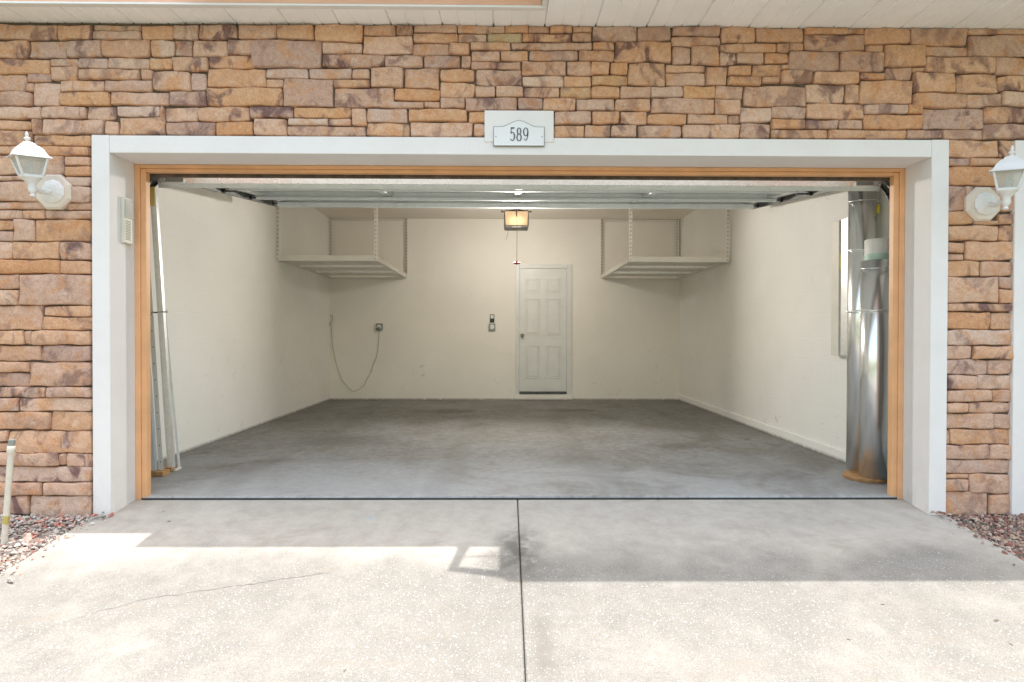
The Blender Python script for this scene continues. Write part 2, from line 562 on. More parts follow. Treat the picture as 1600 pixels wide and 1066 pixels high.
M = dict(
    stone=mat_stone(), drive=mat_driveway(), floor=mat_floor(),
    mortar=plain('mortar', (.15, .115, .085), .95, 0, .2, 30, .1),
    wall_x=mat_wall('painted_block_back', (.86, .825, .75), True, 'X'),
    wall_y=mat_wall('painted_block_side', (.86, .845, .805), True, 'Y'),
    ceiling=mat_wall('painted_ceiling', (.82, .77, .69), False),
    stucco=mat_stucco(),
    brown=plain('tan_brown_paint', (.74, .40, .195), .5, 0, .06, 5),
    galv=mat_galv('galvanised_steel', (.92, .94, .94), .31, 40, .8), galv_bright=mat_galv('bright_galvanised_sheet', (.95, .96, .96), .27, 60, .85),
    door_steel=mat_galv('door_inside_steel', (.72, .75, .74), .6, 18, .4),
    sheet=plain('rolled_sheet_metal', (.93, .94, .94), .24, .88, .015, 4),
    track=plain('weathered_track', (.20, .205, .20), .5, .5, .15, 20),
    steel_dark=plain('dark_steel', (.12, .12, .115), .45, .7, .15, 20),
    rack=plain('white_rack_steel', (.70, .67, .60), .45, 0, .03, 8), perf=mat_perforated(),
    deck=plain('rack_deck', (.60, .57, .50), .55, 0, .05, 8),
    door_white=plain('white_door_paint', (.72, .72, .69), .42, 0, .03, 5),
    black=plain('black_plastic', (.03, .03, .03), .4), grey_plastic=plain('grey_plastic', (.22, .22, .21), .45),
    grey_box=plain('grey_steel_box', (.30, .32, .30), .45, .3), white_plastic=plain('white_plastic', (.80, .79, .75), .4, 0, .03),
    lens=mat_lens(), red=plain('red_plastic', (.35, .03, .03), .4), red_cord=plain('red_cord', (.33, .09, .06), .7),
    wood=plain('wood_block', (.46, .25, .10), .7, 0, .2, 20), brass=plain('worn_brass', (.30, .24, .14), .35, .9, .1),
    soffit=plain('white_vinyl_soffit', (.93, .925, .93), .5, 0, .02, 4), fascia=plain('tan_fascia', (.74, .44, .32), .55, 0, .04, 6),
    white=plain('white_enamel', (.76, .755, .745), .35, 0, .02, 5), glass=mat_glass(),
    tan=plain('tan_block_paint', (.70, .61, .52), .6, 0, .04, 8), beige=plain('beige_plastic', (.62, .60, .50), .5, 0, .05),
    beige_dark=plain('dark_slots', (.20, .19, .16), .6), pvc=plain('pvc_pipe', (.66, .61, .51), .4, 0, .06),
    yellow=plain('yellow_label', (.75, .62, .05), .5), yellow_tape=plain('yellow_tape', (.50, .40, .12), .6), mint=plain('mint_tape', (.50, .68, .58), .5),
    ink=plain('black_ink', (.10, .10, .105), .5), grey_line=plain('grey_line', (.16, .16, .165), .5),
    soil=mat_soil(), lawn=mat_ground(), roof=mat_roof(), leaf=plain('dry_leaf', (.12, .085, .05), .8, 0, .3, 40),
    crack=plain('crack_concrete', (.185, .17, .15), .95, 0, .2, 40), filler=plain('joint_filler', (.035, .032, .03), .95),
    cord=plain('grey_cord', (.46, .42, .34), .6), asphalt=plain('concrete_road', (.36, .35, .33), .9, 0, .2, 30),
    chips_red=mat_chips('red_rock_mulch', [(0, (.24, .11, .09)), (.18, (.32, .17, .135)), (.36, (.40, .29, .21)), (.54, (.48, .41, .33)), (.70, (.24, .19, .16)), (.86, (.46, .30, .25))]),
    chips_pale=mat_chips('pale_rock_mulch', [(0, (.45, .40, .35)), (.3, (.30, .26, .23)), (.5, (.55, .36, .30)), (.64, (.50, .22, .17)), (.78, (.60, .55, .49)), (.9, (.20, .17, .15))]),
)

# ------------------------------------------------------------------ ground, driveway, garage shell
XL, XR, DEP, HC = -2.90, 2.64, 5.605, 2.870        # garage inside
def slope(y):
    return -.018 + .135 * max(min(y, 0), -4.6)

m = MB()
ys = [-80, -40, -20, -12, -4.6, -3, -2, -1, -.5, 0, 3, 12, 80]
xs = [-80, -20, -6, -2.5, 2.5, 6, 20, 80]
g = [[m.bm.verts.new((x, y, slope(y) - .055)) for x in xs] for y in ys]
for j in range(len(ys) - 1):
    for i in range(len(xs) - 1):
        m.bm.faces.new((g[j][i], g[j][i + 1], g[j + 1][i + 1], g[j + 1][i]))
struct(m.build('ground', M['lawn']))

m = MB()
m.box(-80, 80, -17, -10.4, -.76, -.645)
struct(m.build('road', M['asphalt']))

JX = -.027
def slab(x0, x1):
    m = MB()
    yy = [-10.3, -7, -4.6, -3, -2, -1.2, -.6, -.25, -.012]
    top = [(y, slope(y)) for y in yy]
    L = []
    for y, z in top:
        L.append([m.bm.verts.new(p) for p in ((x0, y, z - .14), (x0, y, z - .005), (x0 + .005, y, z), (x1 - .005, y, z), (x1, y, z - .005), (x1, y, z - .14))])
    for A, B in zip(L, L[1:]):
        for k in range(6):
            m.bm.faces.new((A[k], A[(k + 1) % 6], B[(k + 1) % 6], B[k]))
    m.bm.faces.new(L[0]); m.bm.faces.new(L[-1][::-1])
    return m
m = MB()
m.box(-2.5, 2.5, -10.2, -.02, -.9, -.75)
drive = struct(m.build('driveway', M['filler']))
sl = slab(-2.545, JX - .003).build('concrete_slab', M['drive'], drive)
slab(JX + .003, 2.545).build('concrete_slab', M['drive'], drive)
m = MB()
m.box(JX - .0039, JX + .0039, -10.2, -.02, -1.2, -.8)
for a, b in zip([-10.2, -4.6], [-4.6, -.014]):
    v = [m.bm.verts.new(p) for p in ((JX - .0039, a, slope(a) - .012), (JX + .0039, a, slope(a) - .012), (JX + .0039, b, slope(b) - .012), (JX - .0039, b, slope(b) - .012))]
    m.bm.faces.new(v)
m.build('joint_filler', M['filler'], drive)
def crack(pts, w):
    rr = random.Random(len(pts))
    m = MB()
    P = []
    for (a, b) in zip(pts, pts[1:]):
        for i in range(10):
            t = i / 10
            P.append((a[0] + (b[0] - a[0]) * t + rr.uniform(-.006, .006), a[1] + (b[1] - a[1]) * t + rr.uniform(-.008, .008)))
    prev = None
    for i, (x, y) in enumerate(P):
        ww = w * rr.uniform(.2, 1) * min(1, i / 4, (len(P) - 1 - i) / 4)
        cur = (m.bm.verts.new((x, y - ww, slope(y - ww) + .0012)), m.bm.verts.new((x, y + ww, slope(y + ww) + .0012)))
        if prev:
            m.bm.faces.new((prev[0], cur[0], cur[1], prev[1]))
        prev = cur
    m.build('crack', M['crack'], sl)  # thin ribbon in a darker concrete colour
crack([(-2.07, -1.40), (-1.93, -1.22), (-1.71, -1.08), (-1.46, -1.01), (-1.275, -.96), (-1.08, -.90), (-.92, -.85)], .0026)
crack([(-1.96, -1.475), (-1.90, -1.40)], .0022)

m = MB()
fr = random.Random(8)
N = 420
rows = [[], [], [], []]
for i in range(N + 1):
    x = XL - .01 + (XR + .04 - XL) * i / N
    nick = fr.uniform(0, .004) + (.010 * fr.random() if fr.random() < .06 else 0)
    rows[0].append(m.bm.verts.new((x, .0, -.16)))
    rows[1].append(m.bm.verts.new((x, .0 + nick * .4, -.008 - nick * .6)))
    rows[2].append(m.bm.verts.new((x, .008 + nick, -.0005)))
    rows[3].append(m.bm.verts.new((x, DEP + .02, -.0005)))
for A, B in zip(rows, rows[1:]):
    for i in range(N):
        m.bm.faces.new((A[i], A[i + 1], B[i + 1], B[i]))
floor = struct(m.build('garage_floor', M['floor']))
m = MB()
m.box(-2.44, 2.44, -.0115, -.0005, -.2, -.024)
m.build('joint_filler', M['filler'], floor)

m = MB(); m.box(XL - .2, XL, .10, DEP + .2, -.15, HC + .1)
struct(m.build('wall_left', M['wall_y']))
m = MB(); m.box(XR + .018, XR + .22, .10, DEP + .2, -.15, HC + .1)
wr = struct(m.build('wall_right', M['wall_y']))
m = MB(); m.box(XR, XR + .016, .12, DEP, .0, .088, .003)
m.build('kerb', M['wall_y'], wr)
m = MB(); m.box(XL - .1, XR + .1, DEP, DEP + .2, -.15, HC + .1)
wb = struct(m.build('wall_back', M['wall_x']))
m = MB(); m.box(XL - .1, XR + .1, .04, DEP + .1, HC, HC + .15)
struct(m.build('ceiling', M['ceiling']))

# ------------------------------------------------------------------ stone front wall
W = 2.44                       # half width of the door opening
HT = 2.094                     # its height
TY = -.235                     # face of the white surround
wall = MB()
wall.box(-5.2, -W - .05, -.200, .09, -.3, 3.0)
wall.box(W + .05, 2.99, -.200, .09, -.3, 3.0)
wall.box(-W - .05, 8.2, -.2003, .0897, HT + .05, 3.0)
wall.box(7.9, 8.2, -.2, .09, -.3, HT + .05)
wo = wall.build('stone_wall', M['mortar'])
tag(wo, 'brown and ochre ledge stone facing of the house front around the garage opening', 'stone wall')

STONES = """
-3124,-2755,2762,2848;-2751,-2545,2763,2847;-2541,-2264,2816,2850;-2541,-2263,2765,2811;-2259,-2073,2767,2851;-2071,-1922,2768,2853;
-1919,-1695,2770,2854;-1691,-1459,2772,2856;-3124,-2922,2652,2753;-2915,-2700,2654,2755;-2697,-2495,2661,2754;-2497,-2211,2664,2765;
-2206,-2069,2668,2763;-2065,-1960,2670,2761;-1957,-1751,2668,2765;-1748,-1597,2682,2767;-3125,-2802,2561,2647;-2797,-2633,2608,2651;
-2631,-2457,2594,2658;-2455,-2217,2594,2660;-2214,-2080,2593,2661;-2077,-1870,2581,2664;-1867,-1594,2601,2677;-2937,-2798,2513,2566;
-2795,-2631,2522,2605;-2628,-2265,2527,2590;-3126,-2941,2457,2556;-2938,-2896,2458,2508;-2894,-2738,2373,2511;-2736,-2476,2457,2522;
-2473,-2195,2459,2526;-2261,-2194,2530,2589;-2190,-1972,2466,2578;-1970,-1880,2468,2576;-1876,-1530,2490,2598;-3126,-2900,2371,2454;
-2735,-2442,2373,2453;-2438,-2100,2381,2456;-2098,-1880,2379,2464;-1877,-1429,2378,2486;-3127,-2845,2293,2366;-2841,-2580,2297,2367;
-2575,-2412,2292,2369;-2408,-2153,2312,2376;-2149,-2126,2286,2376;-2123,-1932,2285,2368;-1928,-1624,2288,2373;-1621,-1371,2309,2372;
-3127,-2907,2230,2287;-2902,-2844,2205,2289;-2841,-2484,2206,2292;-2478,-2398,2207,2288;-2393,-2126,2207,2309;-2120,-1828,2205,2282;
-1825,-1603,2204,2285;-1600,-1405,2203,2304;-3127,-2902,2135,2226;-2897,-2560,2137,2201;-3128,-2867,2082,2132;-2863,-2564,2078,2133;
-3128,-2715,1965,2078;-2709,-2561,2021,2073;-2711,-2562,1961,2016;-3129,-2713,1932,1960;-2709,-2562,1902,1957;-3129,-2697,1810,1927;
-2692,-2559,1805,1898;-3130,-2702,1763,1806;-2698,-2559,1761,1802;-1458,-1243,2772,2857;-1237,-954,2761,2861;-951,-759,2799,2863;-757,-657,2800,2864;
-652,-397,2820,2865;-392,-114,2823,2866;-110,27,2823,2866;-1610,-1198,2607,2765;-1195,-957,2688,2756;-951,-662,2689,2794;-657,-392,2761,2814;
-387,-221,2764,2816;-216,-12,2768,2819;-657,-445,2685,2756;-441,-322,2693,2758;-317,-78,2717,2763;-75,404,2725,2765;-1192,-826,2611,2684;
-821,-598,2615,2681;-594,-379,2612,2682;-374,-317,2612,2689;-312,-143,2655,2711;-138,26,2658,2714;-312,-16,2609,2652;-1527,-1277,2544,2602;
-1271,-1025,2543,2604;-1021,-912,2543,2605;-909,-714,2493,2610;-710,-501,2491,2611;-497,-291,2532,2607;-286,-10,2509,2605;-1527,-1427,2488,2539;
-1422,-1130,2378,2543;-1128,-913,2490,2538;-1125,-768,2374,2486;-765,-499,2416,2487;-495,-291,2437,2527;-287,-171,2438,2504;-165,-1,2439,2505;
-802,-595,2372,2408;-592,-498,2374,2411;-495,-351,2372,2433;-347,-39,2356,2434;-1367,-1026,2310,2373;-1021,-936,2270,2371;-932,-687,2285,2369;
-684,-333,2296,2368;-328,-230,2288,2349;-1397,-1163,2267,2306;-1159,-1026,2268,2307;-1400,-936,2204,2263;-931,-679,2205,2280;-676,-301,2204,2291;
-297,-230,2206,2284;30,152,2827,2866;157,289,2827,2866;292,405,2830,2866;412,671,2775,2866;674,878,2778,2866;881,1171,2810,2866;1176,1382,2776,2866;
1387,1673,2781,2866;-9,283,2773,2821;288,405,2775,2826;413,541,2728,2770;545,879,2655,2773;881,1171,2752,2807;884,999,2645,2746;1002,1165,2640,2747;
1175,1507,2718,2772;1168,1267,2640,2712;1270,1434,2648,2713;1439,1580,2652,2714;34,323,2660,2722;327,542,2657,2723;-9,254,2573,2656;256,399,2574,2653;
401,511,2575,2652;515,619,2576,2653;622,849,2515,2651;851,1082,2596,2641;851,1081,2516,2591;1085,1214,2522,2633;1219,1361,2577,2636;
1364,1540,2576,2645;-5,239,2506,2568;241,403,2507,2569;406,619,2512,2571;1219,1419,2521,2572;1423,1531,2536,2573;3,214,2440,2501;218,401,2440,2503;
404,571,2440,2505;574,759,2443,2510;762,953,2445,2511;955,1141,2440,2512;1145,1313,2439,2518;1318,1690,2395,2517;-34,112,2367,2435;116,310,2362,2434;
314,543,2366,2436;546,759,2365,2438;763,1138,2350,2441;1143,1294,2346,2436;181,405,2284,2357;408,574,2285,2360;577,734,2286,2361;738,977,2285,2347;
981,1223,2289,2347;1226,1291,2291,2342;1297,1478,2302,2388;184,360,2204,2277;364,517,2207,2278;521,677,2208,2279;680,947,2205,2280;950,1291,2203,2284;
1294,1478,2205,2295;1681,1937,2828,2866;1940,2036,2832,2866;2039,2310,2771,2866;2313,2656,2765,2866;2661,3047,2835,2866;1676,2041,2729,2825;
1516,1581,2718,2771;1584,1672,2730,2776;2045,2154,2722,2765;2158,2405,2639,2767;2408,2665,2703,2760;2669,3048,2701,2830;1587,1888,2610,2726;
1892,2156,2605,2724;1542,1584,2614,2647;1543,1731,2537,2611;1734,2009,2532,2605;2013,2165,2560,2600;2169,2328,2560,2636;2332,2406,2608,2635;
2412,2822,2604,2697;2828,3049,2593,2695;2336,2587,2484,2605;2591,2841,2482,2596;2844,3050,2497,2588;2016,2333,2415,2556;1692,1919,2419,2527;
1923,2013,2420,2526;2339,2656,2395,2479;2660,2866,2400,2477;2870,3051,2404,2493;1688,2035,2323,2415;2038,2302,2354,2410;2305,2391,2355,2412;
2035,2395,2265,2350;2399,2760,2267,2391;2763,3052,2304,2399;1482,1685,2321,2393;1483,1681,2261,2318;1685,1885,2262,2318;1889,2030,2263,2320;
2757,3053,2210,2300;1483,1821,2205,2258;1825,2046,2205,2258;2050,2296,2207,2260;2299,2513,2208,2261;2518,2751,2205,2263;2550,2853,2098,2201;
2858,2979,2100,2203;2551,2678,2049,2093;2681,2980,2050,2094;2551,2980,1930,2045;2550,2658,1777,1925;2662,2963,1778,1926;2545,2705,1694,1773;
2709,2855,1694,1720;2858,2948,1695,1758;2546,2853,1598,1688;2858,2952,1600,1690;2547,2654,1524,1590;2547,2652,1482,1519;2659,2949,1482,1595;
2548,2747,1385,1476;2752,2951,1386,1475;2549,2858,1227,1379;2862,2949,1311,1382;2863,2949,1225,1307;2550,2954,1174,1221;2551,2814,1066,1169;
2819,2955,1067,1167;2552,2956,970,1062;2553,2708,887,965;2712,2951,885,964;2554,2801,793,882;2806,2957,796,880;2554,2738,705,787;2742,2958,705,790;
2555,2829,629,700;2833,2951,629,701;2553,2686,562,624;2689,2954,561,625;2552,2843,466,556;2846,2950,465,555;2549,2575,371,459;2580,2956,372,460;
2550,2821,281,366;2824,2949,281,366;2551,2953,195,276;2545,2693,164,190;2698,2947,72,190;2543,2694,86,159;2541,2818,-61,81;2822,2962,-54,66;
-3130,-2968,1705,1758;-2964,-2830,1707,1758;-2825,-2563,1708,1757;-3131,-3023,1639,1699;-3131,-3021,1574,1634;-3018,-2893,1574,1702;
-2889,-2566,1575,1703;-3131,-3023,1469,1570;-3019,-2749,1469,1570;-2743,-2562,1463,1570;-3132,-2744,1383,1464;-2741,-2560,1384,1458;
-3133,-2985,1293,1377;-3133,-2986,1198,1288;-2979,-2560,1198,1379;-3134,-2848,1049,1193;-2842,-2561,1130,1192;-2845,-2561,1049,1126;
-3135,-2956,961,1044;-2952,-2908,963,1044;-2904,-2562,961,1046;-3135,-2860,866,955;-2856,-2562,863,957;-3136,-2922,799,859;-3136,-2923,716,795;
-2918,-2563,716,858;-3136,-2833,649,711;-2828,-2563,649,712;-3137,-2985,569,645;-2981,-2565,568,646;-3137,-2808,460,563;-2805,-2565,453,564;
-3138,-3049,384,455;-3046,-2566,317,450;-3138,-3050,325,379;-3139,-2758,242,320;-2755,-2714,244,317;-2711,-2566,237,313;-3139,-2566,147,237;
-3140,-2855,67,143;-2849,-2567,65,143;-3141,-2937,-48,60;-2932,-2567,-86,60"""


def stone_shape(w, h, depth, rr, tilt):
    """front face of a split stone, uneven outline, rounded edges; local X,Z about the centre, front towards -Y"""
    def cuts(L):
        e = min(.009, L * .18)
        n = max(2, min(7, int(L / .055)))
        inner = [e + (L - 2 * e) * i / n for i in range(n + 1)]
        return [0, .35 * e] + inner + [L - .35 * e, L]
    us, vs_ = cuts(w), cuts(h)
    nu, nv = len(us), len(vs_)
    ph = [rr.uniform(0, 6.28) for _ in range(8)]
    amp = min(.0055, h * .06)
    rc = min(.014, h * .22) * rr.uniform(.5, 1.3)
    vs, fs = [], []
    def wob(t, a, b):
        return amp * (.6 * math.sin(t * 19 + ph[a]) + .4 * math.sin(t * 43 + ph[b]))
    for j, v in enumerate(vs_):
        for i, u in enumerate(us):
            x, z = u - w / 2, v - h / 2
            ed = min(u, w - u, v, h - v)
            # outline wobble, fading inwards
            x += wob(v, 0, 1) * max(0, 1 - u / (.3 * w)) + wob(v, 2, 3) * max(0, 1 - (w - u) / (.3 * w))
            z += wob(u, 4, 5) * max(0, 1 - v / (.4 * h)) + wob(u, 6, 7) * max(0, 1 - (h - v) / (.4 * h))
            # corners pulled in
            cu, cv = min(u, w - u), min(v, h - v)
            if cu < rc and cv < rc:
                k = (rc - cu) * (rc - cv) / (rc * rc) * .3 * rc
                x += k if u < w / 2 else -k
                z += k if v < h / 2 else -k
            rad = .0075
            q = min(1, ed / rad)
            y = -depth * (.36 + .64 * math.sqrt(max(0, 1 - (1 - q) ** 2)))
            if ed > 1e-6:
                y += .0035 * math.sin(x * 37 + ph[1]) * math.sin(z * 51 + ph[5]) + rr.uniform(-.0022, .0022)
            y += tilt[0] * x + tilt[1] * z
            vs.append((x, y, z))
    for j in range(nv - 1):
        for i in range(nu - 1):
            a = j * nu + i
            fs.append((a, a + 1, a + nu + 1, a + nu))
    rim = [i for i in range(nu)] + [j * nu + nu - 1 for j in range(1, nv)] + [(nv - 1) * nu + i for i in range(nu - 2, -1, -1)] + [j * nu for j in range(nv - 2, 0, -1)]
    base = len(vs)
    for k in rim:
        x, y, z = vs[k]
        vs.append((x, .018, z))
    n = len(rim)
    for k in range(n):
        fs.append((rim[(k + 1) % n], rim[k], base + k, base + (k + 1) % n))
    return vs, fs

rects = [tuple(int(q) / 1000 for q in t.split(',')) for t in STONES.replace('\n', '').split(';')]
rects.sort(key=lambda r: -(r[1] - r[0]) * (r[3] - r[2]))
sr = random.Random(5)
rest_v, rest_f = [], []
def put(vs, fs, c):
    b = len(rest_v)
    rest_v.extend((x + c[0], y + c[1], z + c[2]) for x, y, z in vs)
    rest_f.extend(tuple(i + b for i in f) for f in fs)
for i, (x0, x1, z0, z1) in enumerate(rects):
    if x0 < -3.07:
        x0 -= sr.uniform(.02, .26)          # stones cut by the picture's left edge run on a little
    w, h = x1 - x0, z1 - z0
    depth = sr.uniform(.012, .032)
    if x1 > -2.60 and x1 < -2.5 or (x0 > 2.5 and x0 < 2.6):
        depth = min(depth, .034)
    vs, fs = stone_shape(w + .0005, h + .0005, depth, sr, (sr.uniform(-.03, .03), sr.uniform(-.05, .05)))
    c = ((x0 + x1) / 2, -.201, (z0 + z1) / 2)
    if i < 300:
        me = bpy.data.meshes.new('stone')
        me.from_pydata(vs, [], fs)
        me.materials.append(M['stone'])
        me.shade_smooth()
        o = bpy.data.objects.new('stone', me)
        col.objects.link(o)
        o.location = c
        o.parent = wo
    else:
        put(vs, fs, c)
# the same courses carried on past the picture's edges
def fill(xa, xb, za, zb):
    z = za
    while z < zb - .03:
        h = min(sr.choice((.07, .09, .11, .12)), zb - z)
        if zb - z - h < .05:
            h = zb - z
        x = xa
        while x < xb - .02:
            w = min(sr.uniform(.14, .42), xb - x)
            if xb - x - w < .08:
                w = xb - x
            vs, fs = stone_shape(w - .005, h - .005, sr.uniform(.010, .017), sr, (0, 0))
            put(vs, fs, (x + w / 2, -.201, z + h / 2))
            x += w
        z += h
fill(-5.2, -3.16, -.15, 2.86)
fill(3.05, 8.2, 2.31, 2.86)
me = bpy.data.meshes.new('stone_remainder')
me.from_pydata(rest_v, [], rest_f)
me.materials.append(M['stone']); me.shade_smooth()
o = bpy.data.objects.new('stone_remainder', me); col.objects.link(o); o.parent = wo
o['kind'] = 'stuff'

# ------------------------------------------------------------------ white surround, brown stop, number plaque
sur = thing('garage_door_surround', 'wide white stucco surround of the open garage doorway with tan inner stops', 'door surround', (0, -.1, 0))
TW = .104
for sx in (-1, 1):
    a, b = sorted((sx * W, sx * (W + TW)))
    m = MB(); m.box(a, b, TY, .06, -.16, HT + TW, .004); m.build('side_casing', M['stucco'], sur)
m = MB(); m.box(-W + .0005, W - .0005, TY + .0015, .0585, HT, HT + TW - .0015, .004); m.build('header_casing', M['stucco'], sur)
m = MB(); m.box(-.232, .178, TY - .006, -.10, HT + TW - .03, 2.354, .004); m.build('number_block', M['stucco'], sur)
for sx in (-1, 1):
    m = MB()
    a, b = sorted((sx * (W - .0005), sx * (W - .034))); m.box(a, b, -.004, .04, -.034, HT - .001, .004)
    a, b = sorted((sx * (W - .034), sx * (W - .068))); m.box(a, b, .004, .05, -.034, HT - .026, .004)
    m.build('door_stop', M['brown'], sur)
m = MB()
m.box(-W + .034, W - .034, -.0035, .0395, HT - .024, HT - .0015, .004)
m.box(-W + .068, W - .068, .0045, .0495, HT - .046, HT - .0245, .004)
m.build('head_stop', M['brown'], sur)
# dark timber header and gap behind the stop
m = MB(); m.box(-W - .04, W + .04, .0605, .089, HT - .06, HT + .2); m.build('header_board', plain('old_timber', (.12, .085, .06), .8, 0, .25, 18), sur)

pl = thing('address_plaque', 'white arched house number plaque reading 589 above the garage opening', 'plaque', (-.028, TY - .006, 2.14))
px0, px1, pz0, pz1, pzt = -.179, .123, 2.141, 2.256, 2.293
def arch(inset):
    P = [(px0 + inset, pz0 + inset), (px1 - inset, pz0 + inset), (px1 - inset, pz1 - inset)]
    N = 24
    L = px1 - px0 - 2 * inset
    for i in range(1, N):
        t = i / N
        x = px1 - inset - L * t
        q = max(0, 1 - abs(t - .5) / .36)
        P.append((x, pz1 - inset + (pzt - pz1) * (q * q * (3 - 2 * q))))
    P.append((px0 + inset, pz1 - inset))
    return P
m = MB(); m.prism(arch(0), TY - .012, TY - .006); m.build('border', M['grey_line'], pl)
m = MB(); m.prism(arch(.0034), TY - .0145, TY - .007); m.build('plate', M['white'], pl)
def digit(strokes, cx, name='digit'):
    m = MB()
    for pts in strokes:
        L, R = [], []
        for i, (x, z, w) in enumerate(pts):
            a = pts[max(i - 1, 0)]; b = pts[min(i + 1, len(pts) - 1)]
            d = Vector((b[0] - a[0], b[1] - a[1])).normalized()
            n = Vector((-d.y, d.x)) * w / 2
            for S, s in ((L, 1), (R, -1)):
                S.append((cx + x + n.x * s, 2.171 + z + n.y * s))
        for i in range(len(pts) - 1):
            m.prism([L[i], L[i + 1], R[i + 1], R[i]], TY - .0175, TY - .0142)
    m.build(name, M['ink'], pl)
def ell(cx, cz, rx, rz, a0, a1, wmin, wmax, n=16):
    P = []
    for i in range(n + 1):
        t = math.radians(a0 + (a1 - a0) * i / n)
        P.append((cx + rx * math.cos(t), cz + rz * math.sin(t), wmin + (wmax - wmin) * abs(math.cos(t))))
    return P
digit([[(-.009, .044, .004), (-.008, .077, .004)], [(-.010, .075, .008), (.012, .076, .007)], ell(-.001, .026, .0125, .0245, 135, -120, .003, .008),
       [(-.0125, .008, .007), (-.0085, .011, .007)]], -.066)
digit([ell(0, .0575, .0105, .0185, 0, 360, .003, .007), ell(0, .020, .0125, .0205, 0, 360, .003, .0075)], -.0275)
digit([ell(0, .053, .0125, .0235, 0, 360, .003, .0075), [(.0125, .053, .0075), (.012, .03, .006), (.006, .009, .0045), (-.004, .002, .004)], [(-.0105, .010, .007), (-.0065, .0125, .007)]], .012)
for sx in (px0 + .015, px1 - .015):
    m = MB(); m.lathe([(.003, 0), (.003, .002)], (0, 0, 0), 8, Matrix.Translation((sx, TY - .0144, 2.196)) @ Matrix.Rotation(math.radians(90), 4, 'X')); m.build('screw', M['ink'], pl)

# keypad on the left reveal
kp = thing('intercom_keypad', 'tall beige plastic keypad on the left reveal of the garage opening', 'keypad', (-W, -.09, 1.58))
m = MB(); m.box(-W, -W + .022, -.136, -.050, 1.58, 1.86, .006); m.build('housing', M['beige'], kp)
m = MB(); m.box(-W + .0221, -W + .027, -.128, -.058, 1.735, 1.848, .002); m.build('flip_cover', plain('clear_grey_cover', (.46, .45, .40), .6), kp)
for i in range(13):
    z = 1.602 + i * .0095
    m = MB(); m.box(-W + .0215, -W + .0235, -.122, -.074, z, z + .004); m.build('grille_slot', M['beige_dark'], kp)

# neighbour's white surround with a closed door, just entering the picture on the right
nb = thing('neighbour_door_surround', 'edge of a second white door surround at the right border of the photo', 'door surround', (2.98, -.1, 0))
m = MB(); m.box(2.943, 3.06, TY, .06, -.18, 2.197, .004); m.build('side_casing', M['stucco'], nb)
m = MB(); m.box(3.0605, 7.94, TY, .06, HT, 2.197, .004); m.build('header_casing', M['stucco'], nb)
for i in range(4):
    m = MB(); m.box(3.0605, 7.94, .0, .05, -.03 + i * .531, -.03 + i * .531 + .526, .006); m.build('door_section', M['door_white'], nb)

# ------------------------------------------------------------------ eaves: soffit, fascia, shadow-casting gutter, roof
ZS = 2.869
ev = thing('roof_eave', 'white vinyl soffit and tan fascia along the top of the house front', 'eave', (0, -.3, ZS))
PW = .3048
def soffit_panel(y0, name='soffit_panel'):
    """three-plank vinyl panel, grooves run out from the wall"""
    prof = []
    for k in range(3):
        a = k * PW / 3
        dp = .016 if k == 0 else .006
        prof += [(a, dp), (a + .005, dp), (a + .008, 0), (a + PW / 3 - .004, 0)]
    prof += [(PW, .016)]
    vs, fs = [], []
    for (x, d) in prof:
        vs += [(x, y0, d), (x, -.175, d)]
    for i in range(len(prof) - 1):
        fs.append((2 * i, 2 * i + 1, 2 * i + 3, 2 * i + 2))
    me = bpy.data.meshes.new(name)
    me.from_pydata(vs, [], fs)
    me.materials.append(M['soffit'])
    return me
short, deep = soffit_panel(-.392), soffit_panel(-.885)
XC = .123
i = 0
x = XC - PW * 17
while x < 8.2:
    o = bpy.data.objects.new('soffit_panel', short if x < XC - .01 else deep)
    col.objects.link(o)
    o.parent = ev
    o.location = Vector((x, 0, ZS)) - Vector(ev.location)
    x += PW
m = MB(); m.box(XC - PW * 17, XC - .028, -.412, -.388, ZS + .006, 3.06, .003); m.build('fascia', M['fascia'], ev)
m = MB(); m.box(XC - PW * 17, XC - .002, -.4165, -.380, ZS - .006, ZS + .0055, .002); m.build('drip_trim', M['white'], ev)
m = MB(); m.box(XC - .026, XC - .001, -.905, -.378, ZS - .004, 3.06, .003); m.build('end_trim', M['white'], ev)
m = MB(); m.box(XC, 8.25, -.905, -.882, ZS - .004, 3.06, .003); m.build('fascia', M['fascia'], ev)
m = MB()
def roof(x0, x1, y0, z0, y1, z1, t=.05):
    v = [m.bm.verts.new(p) for p in ((x0, y0, z0), (x1, y0, z0), (x1, y1, z1), (x0, y1, z1), (x0, y0, z0 + t), (x1, y0, z0 + t), (x1, y1, z1 + t), (x0, y1, z1 + t))]
    for f in ((0, 3, 2, 1), (4, 5, 6, 7), (0, 1, 5, 4), (1, 2, 6, 5), (2, 3, 7, 6), (3, 0, 4, 7)):
        m.bm.faces.new([v[k] for k in f])
roof(-5.3, XC - .027, -.413, 3.062, 6.4, 5.1)
roof(XC - .0265, 8.3, -.906, 3.062, 6.4, 5.25)
m.build('roof', M['roof'], ev)
gu = thing('shadow_gutter', 'unseen white gutter with bent downspout, added to cast the shadow on the drive', 'gutter', (-.9, -.45, 3.0))  # unseen parts, shaped to throw the frame-like shadow on the drive
m = MB()
m.prism([(-1.87, 2.985), (XC - .03, 2.985), (XC - .03, 3.055), (-1.87, 3.055)], -.57, -.414)
m.build('trough', M['white'], gu)
m = MB(); m.tube([(-.13, -.56, 3.02), (-.165, -.79, 3.02), (.10, -.845, 3.02)], .032, 8); m.build('downspout', M['white'], gu)
m = MB(); m.box(.062, .094, -.86, -.572, 2.99, 3.05, .004); m.build('bracket', M['white'], gu)
m = MB(); m.tube([(-.14, -.675, 3.03), (.08, -.665, 3.03)], .005, 6); m.build('strap', M['white'], gu)

